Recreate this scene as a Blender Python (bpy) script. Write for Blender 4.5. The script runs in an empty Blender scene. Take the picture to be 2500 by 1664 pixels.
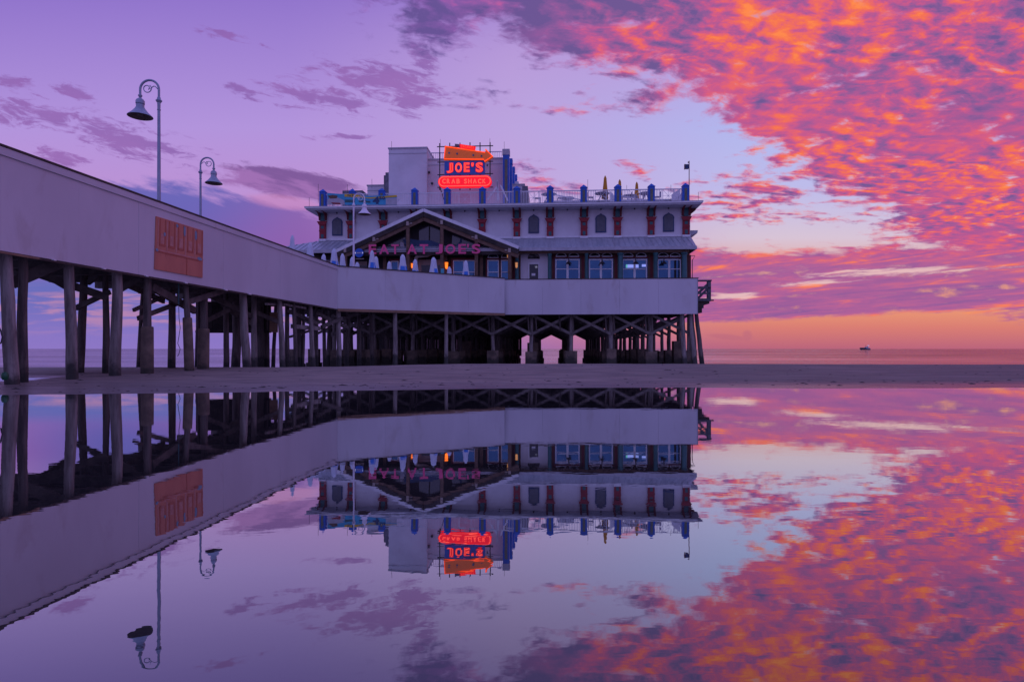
import bpy, bmesh, math, random
from mathutils import Vector, Matrix
random.seed(7)
R = math.radians
C = bpy.context.scene.collection
scn = bpy.context.scene

# ---------------------------------------------------------------- camera
CAMZ = 0.94
F = 1500.0 / 2500.0
cam = bpy.data.cameras.new("Camera"); camo = bpy.data.objects.new("Camera", cam); C.objects.link(camo)
cam.sensor_width = 36.0; cam.lens = 36.0 * F
cam.clip_start = 0.05; cam.clip_end = 20000
cam.shift_y = 19.0 / 2500.0
camo.location = (0, 0, CAMZ); camo.rotation_euler = (R(90), 0, 0)
scn.camera = camo
scn.view_settings.view_transform = 'Standard'; scn.view_settings.look = 'None'
scn.view_settings.gamma = 1.0; scn.view_settings.exposure = 0.0

def lin(c):
    return tuple(((x/255.0)/12.92 if x/255.0 <= 0.04045 else ((x/255.0+0.055)/1.055)**2.4) for x in c[:3])

# ---------------------------------------------------------------- node expression helper
class G:
    tree = None
class V:
    def __init__(s, k): s.k = k
    def __add__(s, o): return mth('ADD', s, o)
    def __radd__(s, o): return mth('ADD', o, s)
    def __sub__(s, o): return mth('SUBTRACT', s, o)
    def __rsub__(s, o): return mth('SUBTRACT', o, s)
    def __mul__(s, o): return mth('MULTIPLY', s, o)
    def __rmul__(s, o): return mth('MULTIPLY', o, s)
    def __truediv__(s, o): return mth('DIVIDE', s, o)
def plug(sock, v):
    if isinstance(v, V): G.tree.links.new(v.k, sock)
    else: sock.default_value = v
def mth(op, a, b=0.0, c=None, clamp=False):
    n = G.tree.nodes.new('ShaderNodeMath'); n.operation = op; n.use_clamp = clamp
    plug(n.inputs[0], a); plug(n.inputs[1], b)
    if c is not None: plug(n.inputs[2], c)
    return V(n.outputs[0])
def vmax(a, b): return mth('MAXIMUM', a, b)
def vmin(a, b): return mth('MINIMUM', a, b)
def ss(lo, hi, x):
    n = G.tree.nodes.new('ShaderNodeMapRange'); n.interpolation_type = 'SMOOTHSTEP'
    plug(n.inputs['Value'], x); n.inputs['From Min'].default_value = lo; n.inputs['From Max'].default_value = hi
    return V(n.outputs[0])
def xyz(x, y, z):
    n = G.tree.nodes.new('ShaderNodeCombineXYZ'); plug(n.inputs[0], x); plug(n.inputs[1], y); plug(n.inputs[2], z)
    return V(n.outputs[0])
def noise(vec, scale, detail=4, rough=0.5, dist=0.0):
    n = G.tree.nodes.new('ShaderNodeTexNoise'); n.inputs['Scale'].default_value = scale
    n.inputs['Detail'].default_value = detail; n.inputs['Roughness'].default_value = rough
    n.inputs['Distortion'].default_value = dist
    if vec is not None: plug(n.inputs['Vector'], vec)
    return V(n.outputs[0])
def ramp(f, stops, interp='LINEAR', srgb=True):
    n = G.tree.nodes.new('ShaderNodeValToRGB'); cr = n.color_ramp; cr.interpolation = interp
    for i, (p, c) in enumerate(stops):
        e = cr.elements[i] if i < 2 else cr.elements.new(p)
        e.position = p; e.color = (*(lin(c) if srgb else c), 1)
    plug(n.inputs[0], f); return V(n.outputs[0])
def mix(f, a, b, mode='MIX'):
    n = G.tree.nodes.new('ShaderNodeMix'); n.data_type = 'RGBA'; n.blend_type = mode
    plug(n.inputs[0], f)
    for s, v in ((n.inputs[6], a), (n.inputs[7], b)):
        if isinstance(v, V): G.tree.links.new(v.k, s)
        else: s.default_value = (*v, 1)
    return V(n.outputs[2])

# ---------------------------------------------------------------- sky
def build_world():
    w = bpy.data.worlds.new("World"); scn.world = w; w.use_nodes = True
    G.tree = t = w.node_tree; t.nodes.clear()
    tc = t.nodes.new('ShaderNodeTexCoord'); sp = t.nodes.new('ShaderNodeSeparateXYZ')
    t.links.new(tc.outputs['Generated'], sp.inputs[0])
    dx, dy, dz = V(sp.outputs[0]), V(sp.outputs[1]), vmax(V(sp.outputs[2]), 0.0)
    r = mth('SQRT', dx*dx + dy*dy + 1e-6)
    cy = vmax(dy / r, 0.3)
    u = (dx / r) / cy; v = (dz / r) / cy
    a = u * 1.5 + 1.25                      # azimuth as a tangent, east of the pier axis
    b = 0.851 - v * 1.5                     # falls with height above the horizon
    # cloud deck plane
    iz = dz + 0.045
    P = xyz(dx / iz, dy / iz, 0.0)
    w1 = noise(P, 1.1, 4, 0.55) - 0.5; 
    w2 = noise(xyz(dx / iz, dy / iz, 7.3), 1.3, 4, 0.55) - 0.5
    el = v
    # clear-sky gradients, north side and sunrise side
    left = ramp(el, [(0.0, (142,118,196)), (0.03, (158,122,192)), (0.09, (150,112,190)), (0.17, (158,104,184)), (0.25, (188,146,212)), (0.36, (178,148,220)), (0.60, (140,112,202))])
    right = ramp(el, [(0.0, (186,100,124)), (0.035, (218,126,116)), (0.075, (240,158,116)), (0.12, (232,160,136)), (0.18, (216,196,214)), (0.26, (190,188,234)), (0.36, (178,184,238)), (0.48, (186,164,224)), (0.60, (166,130,206))])
    side = ss(0.75, 1.95, a)
    sky = mix(side, left, right)
    midw = mth('SUBTRACT', 1.0, mth('ABSOLUTE', a - 1.25) / 0.55, clamp=True) * ss(0.85, 0.5, b) * ss(-0.1, 0.2, b)
    sky = mix(midw * 0.5, sky, lin((196,164,218)))
    # ---- north side wisps
    q = xyz(a * 1.0 + b * 0.55, b * 4.6 - a * 1.25, 0.0)
    qn = noise(q, 5.2, 6, 0.62, 0.25); qn2 = noise(xyz(a*1.0, b*4.0 - a*0.8, 3.1), 3.2, 5, 0.6, 0.3)
    def blob(cx, cyy, rx, ry, tilt=0.0):
        xx = a - cx; yy = b - cyy - xx * tilt
        d = mth('SQRT', (xx*xx) * (1/(rx*rx)) + (yy*yy) * (1/(ry*ry)))
        return 1.0 - d
    wm = blob(0.77, 0.235, 0.16, 0.045, 0.16)
    for s in ((0.93, 0.195, 0.20, 0.06, 0.12), (1.01, 0.24, 0.08, 0.05, 0.1), (0.10, 0.285, 0.21, 0.045, 0.12), (0.30, 0.34, 0.22, 0.05, 0.22), (0.82, 0.335, 0.10, 0.012, 0.0),
              (0.03, 0.20, 0.10, 0.03, 0.3), (0.18, 0.225, 0.07, 0.025, 0.3), (0.13, 0.375, 0.09, 0.03, 0.3), (0.56, 0.09, 0.09, 0.02, 0.3), (1.04, 0.155, 0.05, 0.04, 0.5), (0.60, 0.225, 0.06, 0.02, 0.3)):
        wm = vmax(wm, blob(*s))
    wf = noise(xyz(a + b*0.4, b*3.6 - a*0.8, 8.0), 15.0, 7, 0.68, 0.7)
    wc = ss(0.50, 0.625, qn * 0.45 + wf * 0.60 + vmin(wm, 0.75) * 0.20 - 0.055) * ss(-0.75, 0.2, wm)
    sky = mix(wc * 0.82, sky, mix(qn2, lin((160,104,178)), lin((124,92,168))))
    # large violet-blue bank above the walkway
    be = (b - 0.418 - (a - 0.28) * 0.145 - (a-0.5)*(a-0.5)*0.25) * 9.0 + (qn - 0.5) * 1.1
    bc = ss(0.0, 0.28, be) * ss(0.78, 0.62, b) * ss(0.98, 0.72, a) * ss(-0.1, 0.3, a)
    sky = mix(bc * 0.9, sky, mix(ss(0.42, 0.86, a + (b-0.5)*1.2), lin((94,96,180)), lin((138,96,172))))
    mv = blob(0.70, 0.447, 0.20, 0.042, 0.14) + (qn - 0.5) * 1.0 + (wf - 0.5) * 0.9
    sky = mix(ss(0.0, 0.35, mv) * 0.85, sky, mix(ss(0.40, 0.6, qn), lin((154,104,172)), lin((114,76,142))))
    pk = blob(0.70, 0.495, 0.12, 0.025, 0.12) + (qn2 - 0.5) * 1.2
    sky = mix(ss(0.1, 0.6, pk) * 0.6, sky, lin((200,136,190)))
    # low bands seen under the pier
    lowm = ss(1.1, 0.7, a) * ss(0.66, 0.70, b)
    st = noise(xyz(a*3.4, b*34.0, 1.0), 1.7, 7, 0.62, 0.6)
    sky = mix(lowm, sky, mix(ss(0.69, 0.86, b), lin((104,108,186)), lin((140,118,196))))
    sky = mix(lowm * ss(0.42, 0.60, st) * ss(0.69, 0.73, b) * ss(0.83, 0.77, b) * 0.7, sky, lin((196,138,172)))
    # ---- sunrise deck: edge distance field, in the same angular units
    aw = a + w1 * 0.16; bw = b + w2 * 0.13
    L1 = 0.085 + (aw - 1.08) * 0.30; L2 = 0.315 + (aw - 1.77) * 0.66
    sd1 = vmax(L1, L2) - bw
    sd1 = vmax(vmin(sd1, (aw - 0.86) * 1.4), blob(1.03, 0.06, 0.13, 0.07, 0.15) * 0.09)
    low_edge = 0.792 - (a - 1.7) * 0.055
    sd2 = vmin(vmin((bw - 0.592) * 2.0, (low_edge - b + w2 * 0.010) * 9.0), aw - 1.45)
    e1 = blob(1.84, 0.475, 0.17, 0.055, -0.05) * 0.07
    e2 = blob(1.29, 0.425, 0.07, 0.028, 0.2) * 0.07
    e3 = blob(1.35, 0.455, 0.09, 0.016, 0.1) * 0.06
    e4 = blob(1.56, 0.415, 0.035, 0.02, 0.3) * 0.05
    e5 = blob(1.55, 0.245, 0.13, 0.03, -0.1) * 0.05
    e6 = blob(1.18, 0.243, 0.05, 0.02, 0.0) * 0.03
    e7 = blob(1.80, 0.530, 0.25, 0.016, 0.0) * 0.05
    sd = vmax(vmax(vmax(sd1, sd2), vmax(e1, e2)), vmax(vmax(e3, e4), vmax(e5, vmax(e6, e7))))
    # billow texture: cloud plane stretched a little, rotated
    X = dx / iz; Y = dy / iz
    px_ = X * 0.94 + Y * 0.34; py_ = Y * 0.94 - X * 0.34
    def bill(ox, oy):
        m = xyz(px_ * 0.80 + ox + w1 * 0.2, py_ * 1.15 + oy + w2 * 0.2, 0.0)
        return noise(m, 7.6, 10, 0.57, 0.25)
    n0 = bill(0.0, 0.0); n1 = bill(-0.018, 0.036)
    big = noise(xyz(px_ * 1.25 + w1 * .3, py_ * 0.50 + w2 * .3, 2.0), 2.1, 6, 0.58, 0.7)
    veil = noise(xyz(px_ * 0.9 + py_ * .4 + w2 * .4, py_ * 0.55 - px_ * .3, 12.0), 1.5, 5, 0.5, 0.5)
    fine_ = noise(xyz(a + b * 0.25 + w1 * .05, b * 1.9 - a * .25 + w2 * .05, 5.0), 20.0, 7, 0.62, 0.5)
    fin2 = noise(xyz(a + b * 0.25 + w1 * .05 - .010, b * 1.9 - a * .25 + w2 * .05 + .016, 5.0), 20.0, 7, 0.62, 0.5)
    # near the horizon: long thin streaks
    strk = noise(xyz(a * 1.6 + b*1.2, b * 15.0 + a * 0.9, 4.0), 2.6, 7, 0.6, 0.5)
    hz = ss(0.52, 0.66, b)
    den = mix(hz, n0, strk); den = V(den.k)
    dn = n0 * (1.0 - hz) + strk * hz
    cov = ss(0.35, 0.51, dn * 0.60 + (fine_ - 0.5) * 0.30 + mth('MINIMUM', mth('MAXIMUM', sd, -0.3), 0.105) * 1.75 + 0.075)
    lit = ((n1 - n0) * 3.1 + (fin2 - fine_) * 1.15) * (1.0 - hz) + (strk - 0.5) * 1.9 * hz
    tone = 0.365 + lit * 0.72 * ss(0.22, 0.55, veil) + (big - 0.5) * 1.2 + (veil - 0.5) * 0.45 - (n0 - 0.5) * 0.25 + (fine_ - 0.5) * 0.28
    tone = tone + ss(1.45, 2.0, a) * 0.06 - ss(1.55, 0.95, a) * 0.22 - ss(0.10, -0.15, b) * 0.12 - ss(0.64, 0.72, b) * 0.14 + ss(0.16, 0.34, b) * ss(0.64, 0.5, b) * 0.07
    tone = tone + ss(0.09, 0.0, sd) * 0.10
    warm = ramp(tone, [(0.0, (112,88,148)), (0.20, (146,92,152)), (0.37, (180,90,148)), (0.50, (206,92,138)), (0.63, (230,100,114)), (0.80, (246,116,84)), (1.0, (255,138,78))])
    cool = ramp(tone, [(0.0, (104,84,150)), (0.30, (132,92,168)), (0.55, (176,96,172)), (0.80, (224,104,150)), (1.0, (244,120,120))])
    cc = mix(ss(1.05, 1.55, a + (w1 * 0.5)), cool, warm)
    hzc = ramp(tone, [(0.0, (146,92,154)), (0.36, (178,98,152)), (0.52, (202,104,140)), (0.66, (244,124,98)), (0.85, (255,152,84)), (1.0, (255,176,110))])
    cc = mix(ss(0.585, 0.66, b) , cc, hzc)
    sky = mix(cov * ss(-0.13, -0.02, sd), sky, cc)
    # bright thin gaps near the horizon
    gp = noise(xyz(a * 5.0, b * 46.0 + a * 3.4, 9.0), 1.9, 6, 0.62, 0.4)
    gm = vmax(blob(2.17, 0.664, 0.28, 0.013, -0.04), vmax(blob(1.78, 0.722, 0.09, 0.012, 0.0), blob(2.0, 0.69, 0.16, 0.008, -0.05)))
    sky = mix(ss(0.1, 0.9, gm + (gp - 0.5) * 3.4) * ss(-0.5, 0.3, gm) * 0.8, sky, lin((240,200,196)))
    # faint low puffs over the sea, right
    lp = vmax(blob(1.78, 0.823, 0.07, 0.010, 0.1), blob(1.825, 0.82, 0.018, 0.022, 0.0)) + (gp - 0.5)*0.8
    sky = mix(ss(0.1, 0.6, lp) * 0.5, sky, lin((186,104,126)))
    # the sky behind the photographer
    front = ss(-0.05, 0.45, dy / r)
    top = ss(0.55, 1.1, v * cy)
    back = ramp(dz, [(0.0, (158,142,216)), (0.25, (154,150,232)), (0.7, (144,144,228)), (1.0, (134,134,220))])
    sky = mix(vmax(1.0 - front, top), sky, back)
    below = ss(-0.001, -0.02, V(sp.outputs[2]))
    sky = mix(below, sky, lin((80,66,110)))
    bg = t.nodes.new('ShaderNodeBackground'); t.links.new(sky.k, bg.inputs[0]); bg.inputs[1].default_value = 1.0
    out = t.nodes.new('ShaderNodeOutputWorld'); t.links.new(bg.outputs[0], out.inputs[0])
    w.cycles.sampling_method = 'MANUAL'; w.cycles.sample_map_resolution = 1024
build_world()

# ---------------------------------------------------------------- materials
MATS = {}
def mat(name, c1, c2=None, rough=0.7, scale=3.0, metal=0.0, bump=0.0, bscale=20.0, emit=None, estr=0.0, stretch=(1, 1, 1), spec=0.5, stain=None, stainamt=0.0):
    m = bpy.data.materials.new(name); m.use_nodes = True; G.tree = t = m.node_tree
    p = t.nodes['Principled BSDF']; MATS[name] = m
    p.inputs['Roughness'].default_value = rough; p.inputs['Metallic'].default_value = metal
    p.inputs['Specular IOR Level'].default_value = spec
    tc = t.nodes.new('ShaderNodeTexCoord'); mp = t.nodes.new('ShaderNodeMapping')
    mp.inputs['Scale'].default_value = stretch; t.links.new(tc.outputs['Object'], mp.inputs[0]); vec = V(mp.outputs[0])
    c2 = c2 or tuple(x * 0.8 for x in c1)
    col = mix(ss(0.35, 0.65, noise(vec, scale, 6, 0.6)), c1, c2)
    if stain:
        col = mix(ss(0.56, 0.72, noise(vec, scale * 2.7, 7, 0.65, 0.6)) * stainamt, col, stain)
    t.links.new(col.k, p.inputs['Base Color'])
    if bump > 0:
        b = t.nodes.new('ShaderNodeBump'); b.inputs['Strength'].default_value = 1.0; b.inputs['Distance'].default_value = bump
        t.links.new(noise(vec, bscale, 5, 0.6).k, b.inputs['Height']); t.links.new(b.outputs[0], p.inputs['Normal'])
    if emit:
        p.inputs['Emission Color'].default_value = (*emit, 1); p.inputs['Emission Strength'].default_value = estr
    return m
white_board = mat('white_board', (.62,.575,.595), (.555,.51,.53), .55, .35, bump=.003, bscale=2.2, stretch=(1,1,.35), stain=(.38,.30,.27), stainamt=.35)
white_wall = mat('white_wall', (.72,.68,.70), (.64,.60,.62), .7, .6, bump=.002, bscale=30, stain=(.5,.44,.44), stainamt=.25)
white_paint = mat('white_paint', (.76,.74,.76), (.68,.66,.68), .45, 4)
cap_wood = mat('cap_wood', (.075,.050,.038), (.045,.03,.025), .8, 5)
beam_brown = mat('beam_brown', (.30,.17,.10), (.20,.11,.07), .8, 2, stretch=(1,1,6))
pile_wood = mat('pile_wood', (.15,.115,.10), (.07,.052,.046), .85, 2.2, bump=.02, bscale=7, stretch=(3,3,.35), stain=(.03,.025,.025), stainamt=.8)
pile_pale = mat('pile_pale', (.30,.25,.225), (.15,.12,.105), .8, 2.0, bump=.012, bscale=7, stretch=(3,3,.35), stain=(.05,.04,.04), stainamt=.7)
def tide_band(m, c=(.018,.02,.016), hi=.62):
    G.tree = t = m.node_tree; p = t.nodes['Principled BSDF']; old = V(p.inputs['Base Color'].links[0].from_socket)
    g = t.nodes.new('ShaderNodeNewGeometry'); sp_ = t.nodes.new('ShaderNodeSeparateXYZ'); t.links.new(g.outputs['Position'], sp_.inputs[0])
    z = V(sp_.outputs[2]); n1 = noise(V(g.outputs['Position']), 1.7, 5, .65)
    t.links.new(mix(ss(hi, hi - .38, z + (n1 - .5) * 1.5) * .85, old, c).k, p.inputs['Base Color'])
tide_band(pile_wood); tide_band(pile_pale)
brace_wood = mat('brace_wood', (.125,.100,.085), (.065,.050,.044), .85, 2.5, bump=.012, bscale=8, stain=(.04,.03,.03), stainamt=.6)
beam_grey = mat('pale_brace', (.22,.185,.165), (.13,.105,.095), .85, 2.5, bump=.012, bscale=8, stain=(.05,.04,.04), stainamt=.6)  # paler copy of the brace wood, so the front row reads clearly
dark_wood = mat('dark_wood', (.060,.045,.040), (.03,.024,.022), .9, 2)
concrete = mat('concrete', (.20,.14,.10), (.10,.072,.055), .9, 1.6, bump=.02, bscale=9, stain=(.06,.055,.045), stainamt=.9); tide_band(concrete, (.03,.03,.022), .42)
orange_mat = mat('orange_panel', (.60,.21,.13), (.52,.17,.11), .7, 1.8, stain=(.46,.13,.08), stainamt=.7, stretch=(1,1,.3))
orange_dark = mat('orange_dark', (.50,.135,.08), (.44,.11,.07), .7, 5)
orange_pale = mat('orange_pale', (.60,.27,.22), (.50,.2,.16), .7, 5)
bare_blue = mat('bare_blue_patch', (.17,.27,.36), (.2,.3,.38), .6, 9)
sand_mat = mat('sand', (.34,.255,.205), (.22,.165,.14), .75, .9, bump=.05, bscale=3.5, stretch=(.4,2.4,1), stain=(.13,.105,.10), stainamt=.9)
def wet_sand(m):
    G.tree = t = m.node_tree; p = t.nodes['Principled BSDF']; old = V(p.inputs['Base Color'].links[0].from_socket)
    g = t.nodes.new('ShaderNodeNewGeometry'); sp_ = t.nodes.new('ShaderNodeSeparateXYZ'); t.links.new(g.outputs['Position'], sp_.inputs[0])
    x = V(sp_.outputs[0]); z = V(sp_.outputs[2]); y = V(sp_.outputs[1])
    n1 = noise(xyz(x * .12, y * .5, 0.0), 1.0, 5, .6); n2 = noise(xyz(x * .5, y * 3.0, 2.0), 1.6, 6, .65)
    wet = ss(.0, 9.0, x + (n1 - .5) * 12.0) * .75
    n3 = noise(xyz(x * .22, y * 2.2, 6.0), 1.3, 6, .68); c = mix(wet, old, (.10,.120,.095)); c = mix(ss(.46,.62, n2) * .65, c, (.085,.072,.07)); c = mix(ss(.50,.68, n3) * .5, c, (.34,.28,.25)) 
    edge_ = ss(.075, .0, z + (n2 - .5) * .05)
    c = mix(edge_ * .6, c, (.12,.10,.10)); t.links.new(c.k, p.inputs['Base Color'])
    t.links.new((0.78 - edge_ * .45 - wet * .12).k, p.inputs['Roughness'])
wet_sand(sand_mat)
metal_roof = mat('metal_roof', (.50,.52,.56), (.40,.43,.48), .42, 2.5, metal=.35, stretch=(3,.5,1))
grey_trim = mat('grey_trim', (.45,.44,.48), (.38,.37,.40), .6, 4)
landing_grey = mat('weathered_landing', (.15,.155,.17), (.09,.09,.10), .8, 3)
teal = mat('teal_paint', (.035,.13,.135), (.03,.10,.11), .6, 3)
red_paint = mat('red_paint', (.29,.010,.022), (.23,.009,.018), .6, 5)
deep_red = mat('deep_red_paint', (.15,.008,.013), (.10,.007,.010), .65, 4)
blue_paint = mat('blue_paint', (.010,.11,.50), (.008,.09,.44), .5, 3)
navy = mat('navy_paint', (.015,.045,.14), (.012,.035,.11), .5, 4)
olive = mat('olive_panel', (.16,.17,.13), (.12,.13,.10), .7, 6)
shutter = mat('window_screen', (.11,.115,.14), (.085,.09,.11), .6, 4)
log_brown = mat('brown_timber', (.17,.095,.06), (.11,.06,.04), .75, 3)
log_tip = mat('pale_log_end', (.42,.33,.28), (.34,.27,.23), .75, 5)
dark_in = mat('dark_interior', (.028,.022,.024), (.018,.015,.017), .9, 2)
tan_wall = mat('tan_wall', (.30,.22,.19), (.24,.175,.15), .8, 2)
glass = mat('window_glass', (.040,.125,.23), (.028,.085,.17), .10, .5, metal=.75, spec=.9)
door_glass = mat('dark_glass', (.014,.018,.03), (.012,.016,.026), .15, 1)
gable_glass = mat('gable_glass', (.05,.045,.055), (.035,.03,.04), .12, .6, spec=.8)
mural_blue = mat('mural_blue', (.035,.07,.15), (.03,.055,.12), .7, .9)
mural_white = mat('mural_white', (.45,.42,.46), (.4,.37,.4), .7, 3)
pink_mat = mat('pink_letter', (.62,.07,.20), (.5,.06,.19), .5, 3, emit=(.6,.04,.30), estr=.08)
lamp_blue = mat('lamp_metal', (.34,.38,.46), (.28,.32,.40), .42, 3, metal=.15)
lamp_white = mat('white_lamp_metal', (.80,.74,.80), (.74,.68,.74), .4, 3)
lamp_inside = mat('lamp_inside', (.22,.17,.13), (.18,.14,.11), .6, 3)
canvas = mat('umbrella_canvas', (.66,.68,.76), (.56,.60,.72), .85, 6, bump=.01, bscale=9, stretch=(3,3,.6))
canvas_blue = mat('blue_print', (.06,.24,.72), (.05,.2,.65), .85, 6)
canvas_yellow = mat('yellow_canvas', (.62,.27,.02), (.5,.2,.02), .85, 6)
iron = mat('dark_iron', (.035,.03,.035), (.025,.022,.026), .5, 6)
sign_blue = mat('sign_blue', (.03,.14,.50), (.025,.11,.42), .5, 4)
arrow_mat = mat('arrow_face', (.50,.12,.02), (.42,.10,.015), .5, 3, emit=(.80,.12,.01), estr=.26)
neon_red = mat('neon_red_tube', (.8,.1,.1), None, .4, emit=(1,.10,.075), estr=2.3)
neon_or = mat('neon_orange_tube', (.4,.04,.01), None, .4, emit=(1,.060,.006), estr=1.6)
red_face = mat('lit_red_face', (.6,.01,.02), (.55,.01,.015), .5, emit=(.80,.004,.010), estr=.95)
red_fill = mat('red_letter_face', (.6,.01,.01), None, .5, emit=(.80,.006,.006), estr=.85)
neon_pale = mat('neon_pale_tube', (.3,.03,.02), None, .4, emit=(1,.085,.06), estr=1.7)
lamp_glow = mat('lantern_glow', (.8,.3,.05), None, .4, emit=(1,.16,.012), estr=1.9)
lamp_dimglow = mat('lantern_dim_glow', (.6,.3,.1), None, .4, emit=(1,.4,.15), estr=.5)
screen_mat = mat('lit_screen', (.2,.3,.5), None, .3, emit=(.30,.36,.95), estr=.8)
screen_green = mat('lit_screen_green', (.2,.5,.4), None, .3, emit=(.12,.55,.5), estr=.6)
cyan = mat('cyan_banner', (.05,.38,.56), (.04,.30,.50), .6, 2)
yellow = mat('yellow_banner', (.70,.45,.03), (.62,.38,.03), .6, 3)
board_cyan = mat('cyan_board', (.08,.42,.50), (.07,.36,.44), .6, 3)
green_mat = mat('green_plastic', (.01,.11,.05), (.01,.09,.04), .4, 3)
hull_dark = mat('boat_hull', (.03,.03,.04), (.025,.025,.035), .5, .1)
ac_grey = mat('unit_grey', (.20,.19,.22), (.12,.12,.14), .7, 3)
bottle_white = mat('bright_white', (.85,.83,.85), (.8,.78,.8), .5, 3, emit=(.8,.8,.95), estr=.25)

def sepx(t, geo, sc):
    sp_ = t.nodes.new('ShaderNodeSeparateXYZ'); t.links.new(geo.outputs['Position'], sp_.inputs[0])
    return [(V(sp_.outputs[0]) * sc[0]).k, (V(sp_.outputs[1]) * sc[1]).k]
def water_mat(name, near, far, bumpd, bs, stretch, tint=(1,1,1), body=(.05,.045,.06), rough=0.0, detail=3, fine=.16, swell=False):
    m = bpy.data.materials.new(name); m.use_nodes = True; G.tree = t = m.node_tree; t.nodes.clear()
    geo = t.nodes.new('ShaderNodeNewGeometry'); mp = t.nodes.new('ShaderNodeMapping'); mp.inputs['Scale'].default_value = stretch
    t.links.new(geo.outputs['Position'], mp.inputs[0]); vec = V(mp.outputs[0])
    h = noise(vec, bs, detail, 0.5) + noise(vec, bs * .23, 2, 0.5) * 1.5 + noise(vec, bs * 4.1, 2, 0.5) * fine
    b = t.nodes.new('ShaderNodeBump'); b.inputs['Distance'].default_value = bumpd; t.links.new(h.k, b.inputs['Height'])
    lw = t.nodes.new('ShaderNodeLayerWeight'); lw.inputs[0].default_value = 0.5
    f = ss(0.35, 1.02, V(lw.outputs['Facing'])); refl = f * (far - near) + near
    if swell:      # long wind patches and swell lines dull or brighten the surface
        sw = noise(xyz(*[V(o_) for o_ in sepx(t, geo, (.004, .012))], 0.0), 1.0, 11, .80, .3)
        refl = refl * (ss(.34, .66, sw) * .62 + .60)
    gl = t.nodes.new('ShaderNodeBsdfGlossy'); gl.inputs['Roughness'].default_value = rough
    gc = mix(f, tint, (1, 1, 1)); t.links.new(gc.k, gl.inputs['Color']); t.links.new(b.outputs[0], gl.inputs['Normal'])
    df = t.nodes.new('ShaderNodeBsdfDiffuse'); df.inputs[0].default_value = (*body, 1)
    mx = t.nodes.new('ShaderNodeMixShader'); t.links.new(refl.k, mx.inputs[0]); t.links.new(df.outputs[0], mx.inputs[1]); t.links.new(gl.outputs[0], mx.inputs[2])
    out = t.nodes.new('ShaderNodeOutputMaterial'); t.links.new(mx.outputs[0], out.inputs[0]); return m
pool_mat = water_mat('pool_water', .205, .89, .00046, 2.3, (.8, 1.6, 1), (.78, .95, .88), (.042,.040,.042))
sea_mat = water_mat('sea_water', .45, .70, 1.1, .20, (.22, 1.5, 1), (.9, .95, 1.0), (.045,.014,.022), rough=.04, detail=7, swell=True)

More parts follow.
